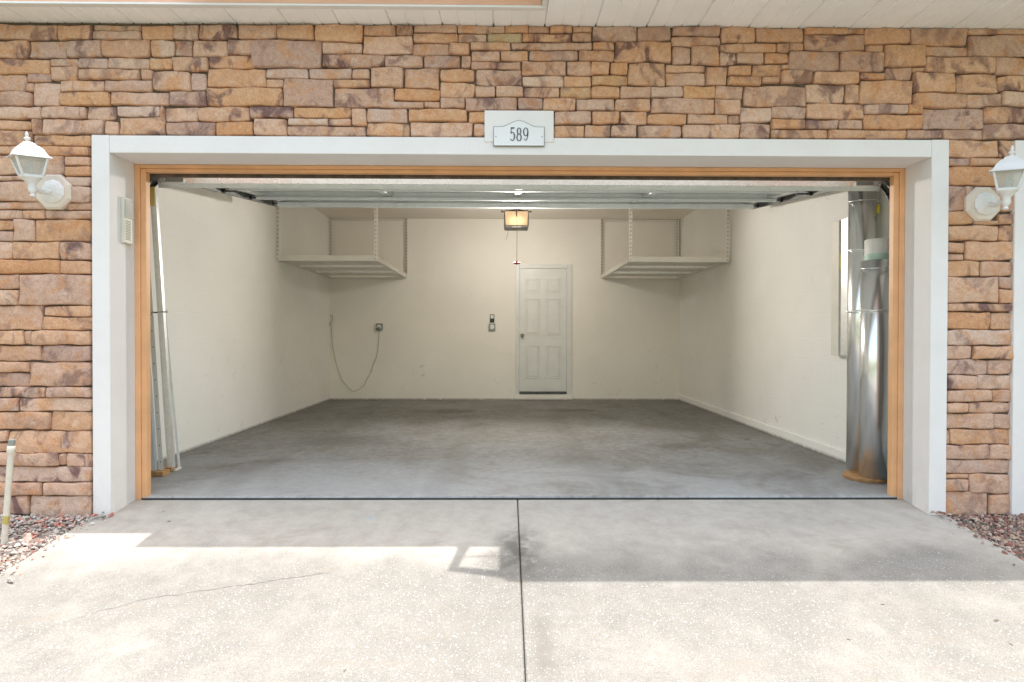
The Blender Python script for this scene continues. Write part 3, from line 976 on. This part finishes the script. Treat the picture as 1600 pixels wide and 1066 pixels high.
# ------------------------------------------------------------------ wall lanterns
def lantern(cx, cz, label, dx=.028):
    t = thing('wall_lantern', label, 'lantern', (cx, -.23, cz), 'wall lanterns beside the garage opening')
    R90 = Matrix.Rotation(math.radians(90), 4, 'X')
    m = MB(); m.lathe([(.106, 0), (.110, .004), (.110, .030), (.098, .042)], (0, 0, 0), 8, Matrix.Translation((cx, -.202, cz)) @ R90); m.build('mounting_block', M['tan'], t)
    m = MB(); m.lathe([(.068, 0), (.070, .004), (.060, .012), (.040, .024), (.022, .030)], (0, 0, 0), 10, Matrix.Translation((cx + .006, -.2445, cz)) @ R90); m.build('back_plate', M['white'], t)
    ax, ay = cx + dx, -.425
    m = MB(); m.tube([(cx + .006, -.265, cz - .005), (cx + .012, -.30, cz - .022), (ax - .006, -.37, cz - .030), (ax, -.405, cz - .022), (ax, -.418, cz - .002)], [.015, .013, .012, .012, .014], 10); m.build('arm', M['white'], t, 50)
    # body leans a little forward, turned so that a corner post faces the drive
    B = Matrix.Translation((ax, ay, cz)) @ Matrix.Rotation(math.radians(7), 4, 'X') @ Matrix.Rotation(math.radians(4), 4, 'Z') @ Matrix.Translation((0, 0, -.012)) @ Matrix.Diagonal((.9, .9, .835, 1))
    z0, z1 = .066, .178
    m = MB(); m.lathe([(.009, -.075), (.017, -.066), (.010, -.052), (.019, -.040), (.024, -.022), (.020, .004), (.030, .022), (.052, .045), (.056, .052)], (0, 0, 0), 16, B); m.build('cup', M['white'], t, 50)
    m = MB(); m.lathe([(.070, .050), (.074, .056), (.074, .066), (.068, .070)], (0, 0, 0), 4, B @ Matrix.Rotation(math.radians(45), 4, 'Z')); m.build('bottom_frame', M['white'], t)
    def cn(k, r, z):
        a = math.radians(90 * k - 90)
        return Vector((r * math.cos(a), r * math.sin(a), z))
    rb, rt = .070, .107
    for k in range(4):
        m = MB(); m.tube([B @ cn(k, rb, z0), B @ cn(k, rt, z1)], .0065, 6); m.build('corner_post', M['white'], t)
    for k in range(4):
        a, b, c, d = (B @ cn(k, rb - .004, z0), B @ cn(k + 1, rb - .004, z0), B @ cn(k + 1, rt - .004, z1), B @ cn(k, rt - .004, z1))
        n = (b - a).cross(d - a).normalized() * .0025
        m = MB()
        v = [m.bm.verts.new(p) for p in (a, b, c, d, a - n, b - n, c - n, d - n)]
        for f in ((0, 1, 2, 3), (7, 6, 5, 4), (0, 4, 5, 1), (1, 5, 6, 2), (2, 6, 7, 3), (3, 7, 4, 0)):
            m.bm.faces.new([v[q] for q in f])
        m.build('glass_pane', M['glass'], t)
    m = MB(); m.lathe([(.012, z0), (.012, z0 + .03), (.017, z0 + .045), (.018, z0 + .075), (.008, z0 + .095)], (0, 0, 0), 12, B); m.build('bulb', M['white'], t, 50)
    R45 = B @ Matrix.Rotation(math.radians(45), 4, 'Z')
    m = MB(); m.lathe([(.138, z1), (.137, z1 + .004), (.118, z1 + .012), (.108, z1 + .026), (.094, z1 + .050), (.070, z1 + .072), (.048, z1 + .084), (.046, z1 + .092), (.020, z1 + .104)], (0, 0, 0), 4, R45); rf = m.build('cap', M['white'], t)
    m = MB(); m.lathe([(.014, z1 + .100), (.009, z1 + .112), (.018, z1 + .122), (.018, z1 + .128), (.007, z1 + .136), (.010, z1 + .150), (.004, z1 + .170)], (0, 0, 0), 10, B); m.build('finial', M['white'], t, 50)
    return t
l1 = lantern(-2.768, 1.862, 'white wall lantern on tan octagonal block, left of the garage opening')
l2 = lantern(2.752, 1.815, 'white wall lantern on tan octagonal block, right of the garage opening', -.022)

# ------------------------------------------------------------------ the open overhead door and its tracks
gd = thing('overhead_garage_door', 'grey steel sectional garage door raised open under the ceiling', 'garage door', (0, .25, 2.05))
J = [(.22, 2.050), (.725, 2.212), (1.250, 2.287), (1.775, 2.355), (2.300, 2.420)]
HWD = 2.43
def obox(m, i, a0, a1, n0, n1, x0, x1, bev=0.0):
    """box on section i: a along the section (metres from its lower edge), n below the outer skin"""
    p, q = Vector((0, *J[i])), Vector((0, *J[i + 1]))
    d = (q - p).normalized()
    n = Vector((0, d.z, -d.y))
    F = Matrix(((1, 0, 0, 0), (0, d.y, n.y, p.y), (0, d.z, n.z, p.z), (0, 0, 0, 1)))
    m.box(x0, x1, a0, a1, n0, n1, bev, F)
for i in range(4):
    L = (Vector(J[i + 1]) - Vector(J[i])).length
    m = MB(); obox(m, i, .003, L - .003, -.004, .002, -HWD, HWD)
    sec = m.build('door_section', M['door_steel'], gd)
    m = MB(); obox(m, i, .004, .034, .0022, .048, -HWD, HWD, .003); m.build('rail', M['door_steel'], sec)
    m = MB(); obox(m, i, L - .034, L - .004, .0022, .048, -HWD, HWD, .003); m.build('rail', M['door_steel'], sec)
    for r_ in (.17, .345):
        m = MB(); obox(m, i, r_, r_ + .016, .0021, .012, -HWD + .05, HWD - .05, .003); m.build('pressed_rib', M['door_steel'], sec)
    for x in (-2.40, -1.22, -.03, 1.16, 2.34):
        m = MB(); obox(m, i, .0345, L - .0345, .0023, .040, x, x + .06, .003); m.build('stile', M['door_steel'], sec)
m = MB(); obox(m, 3, .44, .515, .0485, .095, -HWD + .02, HWD - .02, .004); m.build('strut', M['door_steel'], gd)
m = MB(); obox(m, 2, .46, .51, .0485, .075, -HWD + .02, HWD - .02, .004); m.build('strut', M['door_steel'], gd)
m = MB(); m.box(-2.405, 2.405, -.006, .030, -.030, .030, .004, Matrix.Translation((0, .20, 2.056)) @ Matrix.Rotation(math.radians(36), 4, 'X')); m.build('bottom_rail', M['galv_bright'], gd)
for sx in (-1, 1):
    m = MB(); m.box(sx * 2.30 - .06, sx * 2.30 + .06, .19, .30, 2.028, 2.10, .004); m.build('corner_bracket', M['galv'], gd)
    for i in range(1, 5):
        m = MB(); y, z = J[i]; m.tube([(sx * 2.36, y, z - .055), (sx * 2.47, y, z - .055)], .008, 8); m.lathe([(.022, -.01), (.022, .01)], (0, 0, 0), 14, Matrix.Translation((sx * 2.475, y, z - .055)) @ Matrix.Rotation(math.radians(90), 4, 'Y')); m.build('roller', M['steel_dark'], gd)

def track(sx, label):
    t = thing('door_track', label, 'door track', (sx * 2.47, .1, 0), 'garage door tracks')
    path = [(.115, .02), (.115, 1.75)]
    for k in range(1, 9):
        a = math.radians(90 * k / 8 * .95)
        path.append((.115 + .40 * (1 - math.cos(a)), 1.75 + .40 * math.sin(a)))
    path += [(.62, 2.162), (1.2, 2.232), (2.45, 2.385)]
    m = MB()
    x = sx * 2.49
    m.sweep_yz(path, min(x, x - sx * .003), max(x, x - sx * .003), -.026, .026)
    m.sweep_yz(path, min(x, x - sx * .03), max(x, x - sx * .03), -.0275, -.0255)
    m.sweep_yz(path, min(x, x - sx * .03), max(x, x - sx * .03), .0255, .0275)
    m.build('channel', M['track'], t)
    m = MB(); m.box(min(x, x + sx * .03), max(x, x + sx * .03), 2.36, 2.40, 2.375, HC, .002); m.build('hanger', M['steel_dark'], t)
    m = MB(); m.box(min(x, x + sx * .003), max(x, x + sx * .003), 1.25, 1.29, 2.24, HC); m.build('hanger', M['steel_dark'], t)
    m = MB(); m.sweep_yz([(.66, 2.167), (1.2, 2.232), (2.42, 2.381)], min(x, x + sx * .03), max(x, x + sx * .03), .029, .034); m.build('support_angle', M['steel_dark'], t)
    return t
track(-1, 'galvanised door track on the left side of the garage opening')
track(1, 'galvanised door track on the right side of the garage opening')

# opener with lit lamp
OY = 3.40
op = thing('garage_door_opener', 'ceiling mounted garage door opener with its warm lamp lit', 'garage door opener', (.018, OY, 2.32))
m = MB(); m.box(-.135, .171, OY + .03, OY + .40, 2.36, 2.53, .02); m.build('motor_housing', M['grey_plastic'], op)
m = MB()
m.prism([(-.110, 2.352), (.146, 2.352), (.158, 2.515), (-.122, 2.515)], OY - .06, OY + .035); m.build('lamp_lens', M['lens'], op)
m = MB(); m.box(-.118, .154, OY - .066, OY + .06, 2.318, 2.3515, .008)
tr = m.build('vent_tray', M['grey_plastic'], op)
for i in range(11):
    x = -.10 + i * .0225
    m = MB(); m.box(x, x + .010, OY - .0672, OY - .0655, 2.334, 2.349); m.build('vent_slot', M['black'], tr)
m = MB(); m.box(-.04, .076, OY - .0685, OY - .0655, 2.323, 2.332); m.build('name_strip', M['white_plastic'], tr)
m = MB(); m.box(-.17, .20, OY - .03, OY + .02, 2.5155, 2.535, .003); m.build('bracket', M['steel_dark'], op)
for x in (-.15, .17):
    m = MB(); m.box(x, x + .03, OY + .18, OY + .184, 2.53, HC); m.build('hanger_strap', M['perf'], op)
m = MB(); m.box(.006, .03, .13, OY + .1, 2.585, 2.62, .003); m.box(.0, .036, .13, OY + .1, 2.6205, 2.628); m.build('rail', M['steel_dark'], op)
m = MB(); m.tube([(-.12, OY - .04, 2.52), (.0, OY - .055, 2.535), (.018, OY - .06, 2.49), (.036, OY - .055, 2.535), (.16, OY - .04, 2.52)], .008, 6); m.tube([(.018, OY - .062, 2.585), (.018, OY - .062, 2.455)], [.012, .008], 6); m.build('chain_guard', M['black'], op)
m = MB(); m.tube([(-.08, OY - .02, 2.32), (-.085, OY - .02, 2.26), (-.105, OY - .02, 2.18)], .0025, 6); m.build('antenna_wire', M['grey_plastic'], op)
# unseen rear lens added, and two fill lights that brighten the garage
m = MB(); m.box(-.10, .136, OY + .4005, OY + .425, 2.37, 2.52, .01); m.build('lamp_lens', M['lens'], op)
def bulb(name, power, y, z, rx):  # area fill light for the interior, set at the opener
    ld = bpy.data.lights.new(name, 'AREA')
    ld.shape = 'RECTANGLE'; ld.size = .24; ld.size_y = .14
    ld.energy = power
    ld.color = (1.0, .935, .85)
    lo = bpy.data.objects.new(name, ld)
    col.objects.link(lo)
    lo.parent = op
    lo.location = (0, y, z)
    lo.rotation_euler = (math.radians(rx), 0, 0)
bulb('front_fill', 35, -.075, -.06, -84)      # fill light towards the doorway, boosted well beyond the lit lamp
bulb('rear_fill', 5.5, .43, -.04, 80)           # added fill light for the back wall, no lamp seen there
m = MB(); m.tube([(.016, 2.95, 2.58), (.017, 2.95, 2.2), (.016, 2.95, 1.86)], .003, 6)
rc = m.build('release_cord', M['red_cord']); tag(rc, 'thin red emergency release cord hanging from the opener rail', 'cord')
m = MB(); m.tube([(-.020, 2.95, 1.845), (.052, 2.95, 1.845)], .011, 10); m.tube([(.016, 2.95, 1.868), (.016, 2.95, 1.828)], .010, 10)
rh = m.build('handle', M['red'], rc)

# ------------------------------------------------------------------ ceiling storage racks
def rack(x0, x1, label):
    y0, y1, zb = 3.43, DEP - .03, 1.925
    t = thing('storage_rack', label, 'storage rack', ((x0 + x1) / 2, (y0 + y1) / 2, zb), 'ceiling storage racks')
    for x, y, sx, sy in ((x0 + .018, y0, 1, 1), (x1 - .018, y0, -1, 1), (x0 + .018, y1, 1, -1), (x1 - .018, y1, -1, -1)):
        m = MB()
        z0, z1 = zb + .02, HC - .002
        m.box(x - .018, x + .018, y, y + .0025 * sy, z0, z1)
        xx = x - .018 * sx
        m.box(min(xx, xx - .0025 * sx), max(xx, xx - .0025 * sx), min(y, y + .036 * sy), max(y, y + .036 * sy), z0, z1)
        m.build('post', M['perf'], t, origin=(x, y, zb))
    m = MB(); m.box(x0, x1, y0 + .003, y0 + .042, zb, zb + .066, .003); m.build('front_beam', M['rack'], t)
    m = MB(); m.box(x0, x1, y1 - .042, y1 - .004, zb, zb + .066, .003); m.build('rear_beam', M['rack'], t)
    for x in (x0 + .001, x1 - .037):
        m = MB(); m.box(x, x + .036, y0 + .0425, y1 - .0425, zb + .002, zb + .062, .003); m.build('side_beam', M['rack'], t)
    n = 3
    seg = (y1 - y0 - .09) / n
    for k in range(n):
        a = y0 + .045 + seg * k
        m = MB(); m.box(x0 + .038, x1 - .038, a + .07, a + seg - .13, zb + .022, zb + .040, .003); m.build('deck_panel', M['rack'], t)
        if k < n - 1:
            m = MB(); m.box(x0 + .038, x1 - .038, a + seg - .045, a + seg - .012, zb + .004, zb + .054, .003); m.build('cross_beam', M['galv'], t)
    m = MB(); m.box(x0 - .0, x1, y1 - .002, y1 + .022, HC - .034, HC - .004); m.build('ceiling_rail', M['perf'], t, origin=((x0 + x1) / 2, y1, HC - .02))
    return t
rack(-2.893, -1.672, 'white steel overhead storage rack on the left, over the hanging cord')
rack(1.395, 2.622, 'white steel overhead storage rack on the right, beside the white door')

# ------------------------------------------------------------------ back door, outlets, cord
dr = thing('entry_door', 'white six panel entry door in the back wall of the garage', 'door', (.49, DEP, .09))
y = DEP
for (a, b, c, d) in ((.045, .105, .0, 2.156), (.857, .937, .0, 2.156)):
    m = MB(); m.box(a, b, y - .022, y - .001, .09, d, .004); m.build('door_frame', M['door_white'], dr)
m = MB(); m.box(.1055, .8565, y - .021, y - .001, 2.088, 2.1555, .004); m.build('door_frame', M['door_white'], dr)
m = MB(); m.box(.108, .854, y - .010, y - .002, .135, 2.086, .002); ds = m.build('door_leaf', M['door_white'], dr)
def panel(cx0, cx1, z0, z1):
    m = MB()
    for (i0, o0, yy) in ((0, .012, .0135), ):
        for bx in ((cx0, cx1, z1 - .014, z1), (cx0, cx1, z0, z0 + .014), (cx0, cx0 + .014, z0 + .0145, z1 - .0145), (cx1 - .014, cx1, z0 + .0145, z1 - .0145)):
            m.box(bx[0], bx[1], y - .0185, y - .0101, bx[2], bx[3], .004)
    m.box(cx0 + .032, cx1 - .032, y - .0195, y - .0101, z0 + .032, z1 - .032, .008)
    m.build('raised_panel', M['door_white'], dr)
for (a, b) in ((.195, .430), (.530, .765)):
    panel(a, b, 1.70, 1.93); panel(a, b, 1.03, 1.61); panel(a, b, .34, .86)
m = MB(); m.box(.106, .856, y - .05, y - .001, .097, .132, .004); m.build('threshold', M['steel_dark'], dr)
m = MB(); m.lathe([(.027, 0), (.027, .004), (.011, .008), (.011, .03), (.026, .04), (.028, .055), (.016, .066)], (0, 0, 0), 18, Matrix.Translation((.150, y - .0105, 1.027)) @ Matrix.Rotation(math.radians(90), 4, 'X')); m.build('knob', M['brass'], dr, 40)
m = MB(); m.box(.03, .95, y - .045, y - .0005, .001, .0895, .004)
tag(m.build('door_step', M['wall_x']), 'low cream painted step under the white entry door', 'step')

def outlet(x, z, label):
    t = thing('outlet_box', label, 'outlet', (x, DEP, z), 'surface outlet boxes on the back wall')
    m = MB(); m.box(x - .052, x + .052, DEP - .045, DEP - .0005, z - .055, z + .055, .008); m.build('box', M['grey_box'], t)
    m = MB(); m.lathe([(.034, 0), (.034, .004), (.028, .006)], (0, 0, 0), 16, Matrix.Translation((x, DEP - .0452, z)) @ Matrix.Rotation(math.radians(90), 4, 'X')); m.build('receptacle', M['white_plastic'], t)
    for s in (-1, 1):
        m = MB(); m.box(x - .012 + s * .012 - .002, x - .012 + s * .012 + .004, DEP - .053, DEP - .0512, z - .004, z + .014); m.build('slot', M['black'], t)
outlet(-2.115, 1.154, 'grey surface outlet box with a cord hanging from it')
outlet(-.329, 1.158, 'grey surface outlet box under the black wall button')
t = thing('wall_button', 'black opener wall button with white pad left of the white door', 'wall button', (-.329, DEP, 1.24))
m = MB(); m.box(-.364, -.294, DEP - .022, DEP - .0005, 1.232, 1.356, .006); m.build('housing', M['black'], t)
m = MB(); m.box(-.354, -.304, DEP - .028, DEP - .0222, 1.292, 1.344, .005); m.build('push_pad', M['white_plastic'], t)
m = MB()
P = [(-2.115, 1.10), (-2.125, .96), (-2.14, .80), (-2.165, .66), (-2.215, .56), (-2.245, .44), (-2.31, .33), (-2.36, .22), (-2.44, .165), (-2.525, .125), (-2.60, .18), (-2.70, .30), (-2.765, .46), (-2.82, .66), (-2.855, .86), (-2.868, 1.05), (-2.88, 1.20)]
Q = []
for a, b in zip(P, P[1:]):
    for k in range(3):
        Q.append((a[0] + (b[0] - a[0]) * k / 3, DEP - .012, a[1] + (b[1] - a[1]) * k / 3))
Q.append((P[-1][0], DEP - .012, P[-1][1]))
m.tube(Q, .0042, 6)
pc = tag(m.build('power_cord', M['cord'], None, 60), 'thin grey cord looping down the back wall from the left outlet', 'cord')
m = MB(); m.box(-2.135, -2.095, DEP - .075, DEP - .0535, 1.10, 1.15, .006); m.build('plug', M['grey_plastic'], pc)
t = thing('corner_hook', 'small wire hook with cord end in the back left corner', 'hook', (-2.885, DEP - .03, 1.2))
m = MB(); m.tube([(-2.893, DEP - .012, 1.33), (-2.86, DEP - .02, 1.34), (-2.85, DEP - .02, 1.28), (-2.872, DEP - .02, 1.23), (-2.893, DEP - .02, 1.22)], .006, 6); m.build('wire', M['cord'], t)
m = MB(); m.box(-2.8985, -2.868, DEP - .05, DEP - .012, 1.17, 1.22, .004); m.build('clip', M['beige'], t)

# ------------------------------------------------------------------ left: steel bars leaning in the corner
def lean_bar(b, tp, w, d, mat, label, kind='bar'):
    """an L- or C-shaped bar from b up to tp"""
    b, tp = Vector(b), Vector(tp)
    ax = (tp - b).normalized()
    ex = (Vector((1, 0, 0)) - ax * ax.x).normalized()
    ey = ax.cross(ex)
    F = Matrix(((ex.x, ey.x, ax.x, b.x), (ex.y, ey.y, ax.y, b.y), (ex.z, ey.z, ax.z, b.z), (0, 0, 0, 1)))
    L = (tp - b).length
    t = thing('steel_bar', label, 'steel bar', tuple(b), 'steel bars leaning beside the left jamb')
    m = MB()
    m.box(-w / 2, w / 2, 0, .003, 0, L, 0, F)
    m.build('web', mat, t, origin=None)
    m = MB(); m.box(-w / 2, -w / 2 + .003, .0031, d, 0, L, 0, F)
    if kind == 'channel':
        m.box(w / 2 - .003, w / 2, .0031, d, 0, L, 0, F)
    m.build('flange', mat, t)
    if kind == 'angle':
        for k in range(int(L / .12)):
            z = .06 + k * .12
            m = MB(); m.lathe([(.0045, -.0006), (.0045, .0002)], (0, 0, 0), 8, F @ Matrix.Translation((0, 0, z)) @ Matrix.Rotation(math.radians(90), 4, 'X')); m.build('bolt_hole', M['black'], t)
    return t
lean_bar((-2.665, .545, .036), (-2.845, .62, 2.24), .045, .030, M['door_steel'], 'grey channel bar leaning behind the left jamb, nearest the jamb', 'channel')
lean_bar((-2.612, .565, .036), (-2.80, .66, 2.20), .034, .030, M['rack'], 'white punched angle bar, between the two grey bars by the left jamb', 'angle')
lean_bar((-2.588, .640, .0365), (-2.782, .74, 2.28), .042, .032, M['galv'], 'galvanised channel bar, rightmost of the bars leaning by the left jamb', 'channel')
lean_bar((-2.575, .735, .018), (-2.80, .80, 2.12), .018, .018, M['white_plastic'], 'thin white strip leaning on the wall behind the steel bars', 'bar')
m = MB()
P = [(-2.80, .56, 1.19), (-2.765, .54, 1.185), (-2.705, .575, 1.186), (-2.655, .64, 1.19), (-2.63, .68, 1.20), (-2.66, .73, 1.19), (-2.74, .72, 1.187), (-2.79, .64, 1.19)]
m.tube(P, .003, 6, True)
tag(m.build('tie_wire', M['steel_dark']), 'dark tie wire looped around the leaning steel bars', 'wire')
m = MB(); m.box(-2.73, -2.57, .515, .605, .0, .035, .003)
tag(m.build('wood_block', M['wood']), 'orange-brown wood block under the feet of the leaning bars', 'wood block')
m = MB(); m.box(-2.635, -2.555, .80, .89, .0, .030, .003, Matrix.Rotation(math.radians(3), 4, 'Z'))
tag(m.build('wood_block', M['wood']), 'small wood offcut on the floor behind the leaning bars', 'wood block')
m = MB(); m.box(-2.615, -2.575, .69, .77, .0, .017, .002)
tag(m.build('wood_shim', M['rack']), 'thin pale shim on the floor under the white strip', 'shim')
t = thing('cable_tag', 'yellow tape tag at the top left corner of the opening', 'tag', (-2.42, .13, 1.95))
m = MB(); m.box(-2.425, -2.39, .128, .130, 1.86, 1.985, 0, Matrix.Translation((-.0, 0, 0))); m.build('tape', M['yellow_tape'], t)

# ------------------------------------------------------------------ right: rolls of sheet metal
def roll(cx, cy, r, z0, z1, mat, name, label, start, seam=None):
    t = thing(name, label, 'metal roll', (cx, cy, z0), 'rolled sheet metal standing by the right jamb')
    m = MB()
    N = 56
    A = []
    for k in range(N + 1):
        a = start + 2 * math.pi * 1.12 * k / N
        rr = r - .010 * k / N
        A.append((cx + rr * math.cos(a), cy + rr * math.sin(a)))
    lo = [m.bm.verts.new((x, y, z0)) for x, y in A]; hi = [m.bm.verts.new((x, y, z1)) for x, y in A]
    for k in range(N):
        m.bm.faces.new((lo[k], lo[k + 1], hi[k + 1], hi[k]))
    o = m.build('sheet', mat, t, 60)
    md = o.modifiers.new('thickness', 'SOLIDIFY'); md.thickness = .0012
    for zz in (seam or ()):
        m = MB(); m.tube([(cx + (r + .001) * math.cos(2 * math.pi * k / 40), cy + (r + .001) * math.sin(2 * math.pi * k / 40), zz + .006 * math.sin(2 * math.pi * k / 40)) for k in range(40)], .0022, 6, True); m.build('crimp_ring', M['galv'], t)
    return t
m = MB(); m.lathe([(.147, 0), (.150, .004), (.150, .024), (.146, .028)], (2.488, .455, .0), 36)
tag(m.build('round_board', M['wood'], None, 40), 'round brown board on the floor under the metal rolls', 'board')
r1 = roll(2.545, .615, .100, .029, 2.18, M['sheet'], 'metal_roll', 'tall galvanised sheet roll reaching the door, behind the shorter roll', .6, (2.02, 1.66))
m = MB(); m.box(2.60, 2.625, .538, .539, 1.92, 1.985); m.build('sticker', M['yellow'], r1)
r2 = roll(2.512, .400, .098, .029, 1.555, M['sheet'], 'metal_roll', 'shorter shiny sheet roll in front with a white tube on top', 2.4, (1.50,))
m = MB()
A = [(2.545 + .1035 * math.cos(a), .615 + .1035 * math.sin(a)) for a in [math.radians(q) for q in range(0, 195, 15)]]
A += [(2.512 + .1015 * math.cos(a), .400 + .1015 * math.sin(a)) for a in [math.radians(q) for q in range(170, 375, 15)]]
m.tube([(x, y_, 1.205 + .004 * math.sin(i)) for i, (x, y_) in enumerate(A)], .005, 6, True)
tag(m.build('strap', M['galv']), 'grey wire strap tied around the metal rolls', 'strap')
t = thing('white_tube', 'white cardboard tube with mint band standing in the shorter metal roll', 'tube', (2.512, .400, 1.0))
m = MB(); m.lathe([(.074, .0), (.074, .70), (.070, .705), (.066, .705), (.066, .69)], (2.512, .400, 1.0), 32); m.build('tube', M['white_plastic'], t, 40)
m = MB(); m.lathe([(.0748, .0), (.0748, .045)], (2.512, .400, 1.557), 32); m.build('band', M['mint'], t, 40)

# upright channel on the right wall
t = thing('wall_channel', 'upright pale metal channel with dark slot and yellow sticker on the right wall', 'metal channel', (XR, .95, .87))
for (a, b) in ((1.02, 1.13), (.80, .99)):
    m = MB(); m.box(XR - .042, XR + .017, a, b, .865, 1.965, .004); m.build('rail', M['galv'] if a < 1 else M['rack'], t)
m = MB(); m.box(XR - .02, XR + .017, .9905, 1.0195, .868, 1.96); m.build('slot', M['steel_dark'], t)
m = MB(); m.box(XR - .030, XR - .0205, .991, 1.019, 1.56, 1.70); m.build('sticker', M['yellow'], t)

# ------------------------------------------------------------------ planting beds, riser pipe, leaves
def bed(x0, x1, name, mat, label, n, seed):
    rr = random.Random(seed)
    vs, fs = [], []
    for _ in range(n):
        y = -.24 - (rr.random() ** 1.5) * 2.4
        x = rr.uniform(x0, x1)
        if rr.random() < .012:
            x = (2.54 - abs(rr.gauss(0, .05))) * (1 if x0 > 0 else -1)
        z = slope(y) - .018 + rr.uniform(-.004, .012) + .012 * max(0, 1 - (-.24 - y) / .12) + (.020 if abs(x) < 2.546 else 0)
        s = min(.034, .0085 * math.exp(rr.gauss(0, .45)))
        ax = [rr.uniform(.7, 1.5), rr.uniform(.5, 1.0), rr.uniform(.3, .65)]
        R = Matrix.Rotation(rr.uniform(0, 6.28), 3, 'Z') @ Matrix.Rotation(rr.uniform(-.7, .7), 3, 'X')
        b = len(vs)
        base = [(1, 0, 0), (.4, .8, .1), (-.5, .8, 0), (-1, .0, .1), (-.5, -.85, 0), (.5, -.8, -.1)]
        for k, (p, q, w_) in enumerate(base):
            v = R @ Vector((p * ax[0] * rr.uniform(.7, 1.2), q * ax[1] * rr.uniform(.7, 1.2), (w_ - .5) * ax[2])) * s
            vs.append((x + v.x, y + v.y, z + v.z))
        for k, (p, q, w_) in enumerate(base):
            v = R @ Vector((p * .6 * ax[0] * rr.uniform(.6, 1.1), q * .6 * ax[1] * rr.uniform(.6, 1.1), ax[2] * rr.uniform(.7, 1.1))) * s
            vs.append((x + v.x, y + v.y, z + v.z))
        for k in range(6):
            fs.append((b + k, b + (k + 1) % 6, b + 6 + (k + 1) % 6, b + 6 + k))
        fs.append(tuple(b + 6 + k for k in range(6)))
    me = bpy.data.meshes.new(name)
    me.from_pydata(vs, [], fs)
    me.materials.append(mat)
    o = bpy.data.objects.new(name, me); col.objects.link(o)
    tag(o, label, 'mulch'); o['kind'] = 'stuff'
for (x0, x1) in ((-5.2, -2.55), (2.55, 5.2)):
    m = MB()
    yy = [-3.0, -2, -1, -.5, -.19]
    L = [(m.bm.verts.new((x0, y, slope(y) - .022)), m.bm.verts.new((x1, y, slope(y) - .022))) for y in yy]
    for A, B in zip(L, L[1:]):
        m.bm.faces.new((A[0], A[1], B[1], B[0]))
    struct(m.build('planting_bed', M['soil']))
bed(-3.9, -2.552, 'rock_mulch', M['chips_pale'], 'pale and reddish rock mulch left of the driveway', 11000, 3)
bed(2.552, 3.9, 'rock_mulch', M['chips_red'], 'dark red rock mulch right of the driveway', 9000, 4)

pp = thing('riser_pipe', 'cream plastic riser pipe standing in the bed by the left wall', 'pipe', (-2.80, -.55, -.14))
b_, t_ = Vector((-2.803, -.55, -.17)), Vector((-2.757, -.55, .405))
m = MB(); m.tube([b_, t_], .0145, 14); m.build('pipe', M['pvc'], pp, 50)
u_ = (t_ - b_).normalized()
m = MB(); m.tube([t_ - u_ * .025, t_ - u_ * .02, t_ + u_ * .015, t_ + u_ * .02], [.0155, .019, .019, .016], 14); m.build('coupling', M['pvc'], pp, 50)
m = MB(); m.tube([t_ + u_ * .02, t_ + u_ * .052], .0155, 12); m.build('threaded_cap', M['grey_box'], pp, 50)
m = MB(); c_ = b_ + u_ * .175; m.tube([c_, c_ + u_ * .045], .0152, 14); m.build('tape_ring', M['yellow_tape'], pp, 50)

def leaf(x, y, s, rot, label):
    m = MB()
    z = slope(y)
    P = [(-1, 0, .05), (-.4, .32, .16), (.3, .34, .2), (1, 0, .3), (.3, -.3, .12), (-.4, -.28, .1)]
    T = Matrix.Translation((x, y, z + .001)) @ Matrix.Rotation(rot, 4, 'Z')
    v = [m.bm.verts.new(T @ Vector((p[0] * s, p[1] * s, p[2] * s * .5))) for p in P]
    c = m.bm.verts.new(T @ Vector((0, 0, s * .02)))
    for k in range(6):
        m.bm.faces.new((v[k], v[(k + 1) % 6], c))
    tag(m.build('dry_leaf', M['leaf']), label, 'leaf', 'dry leaves on the driveway')
leaf(1.990, -1.257, 0.016, 0.3, 'dark dry leaf on the sunlit drive near the right edge, the larger of two')
leaf(1.921, -1.409, 0.010, 1.9, 'tiny dry leaf at the lower right corner of the drive')
leaf(1.577, -1.140, 0.011, 0.1, 'small sliver of dry leaf on the right slab, upper one')
leaf(1.285, -1.378, 0.010, 2.6, 'small sliver of dry leaf on the right slab, lower one')
leaf(-0.698, -1.543, 0.009, 1.4, 'dark bit of leaf low on the left slab')
leaf(-2.161, -0.183, 0.011, 0.5, 'dark crumb of leaf in the shade by the left jamb')
leaf(-2.054, -0.311, 0.014, -0.2, 'dark dry leaf in the shade in front of the left jamb')
leaf(0.867, -0.022, 0.010, 0.0, 'dark crumb of leaf at the garage threshold')
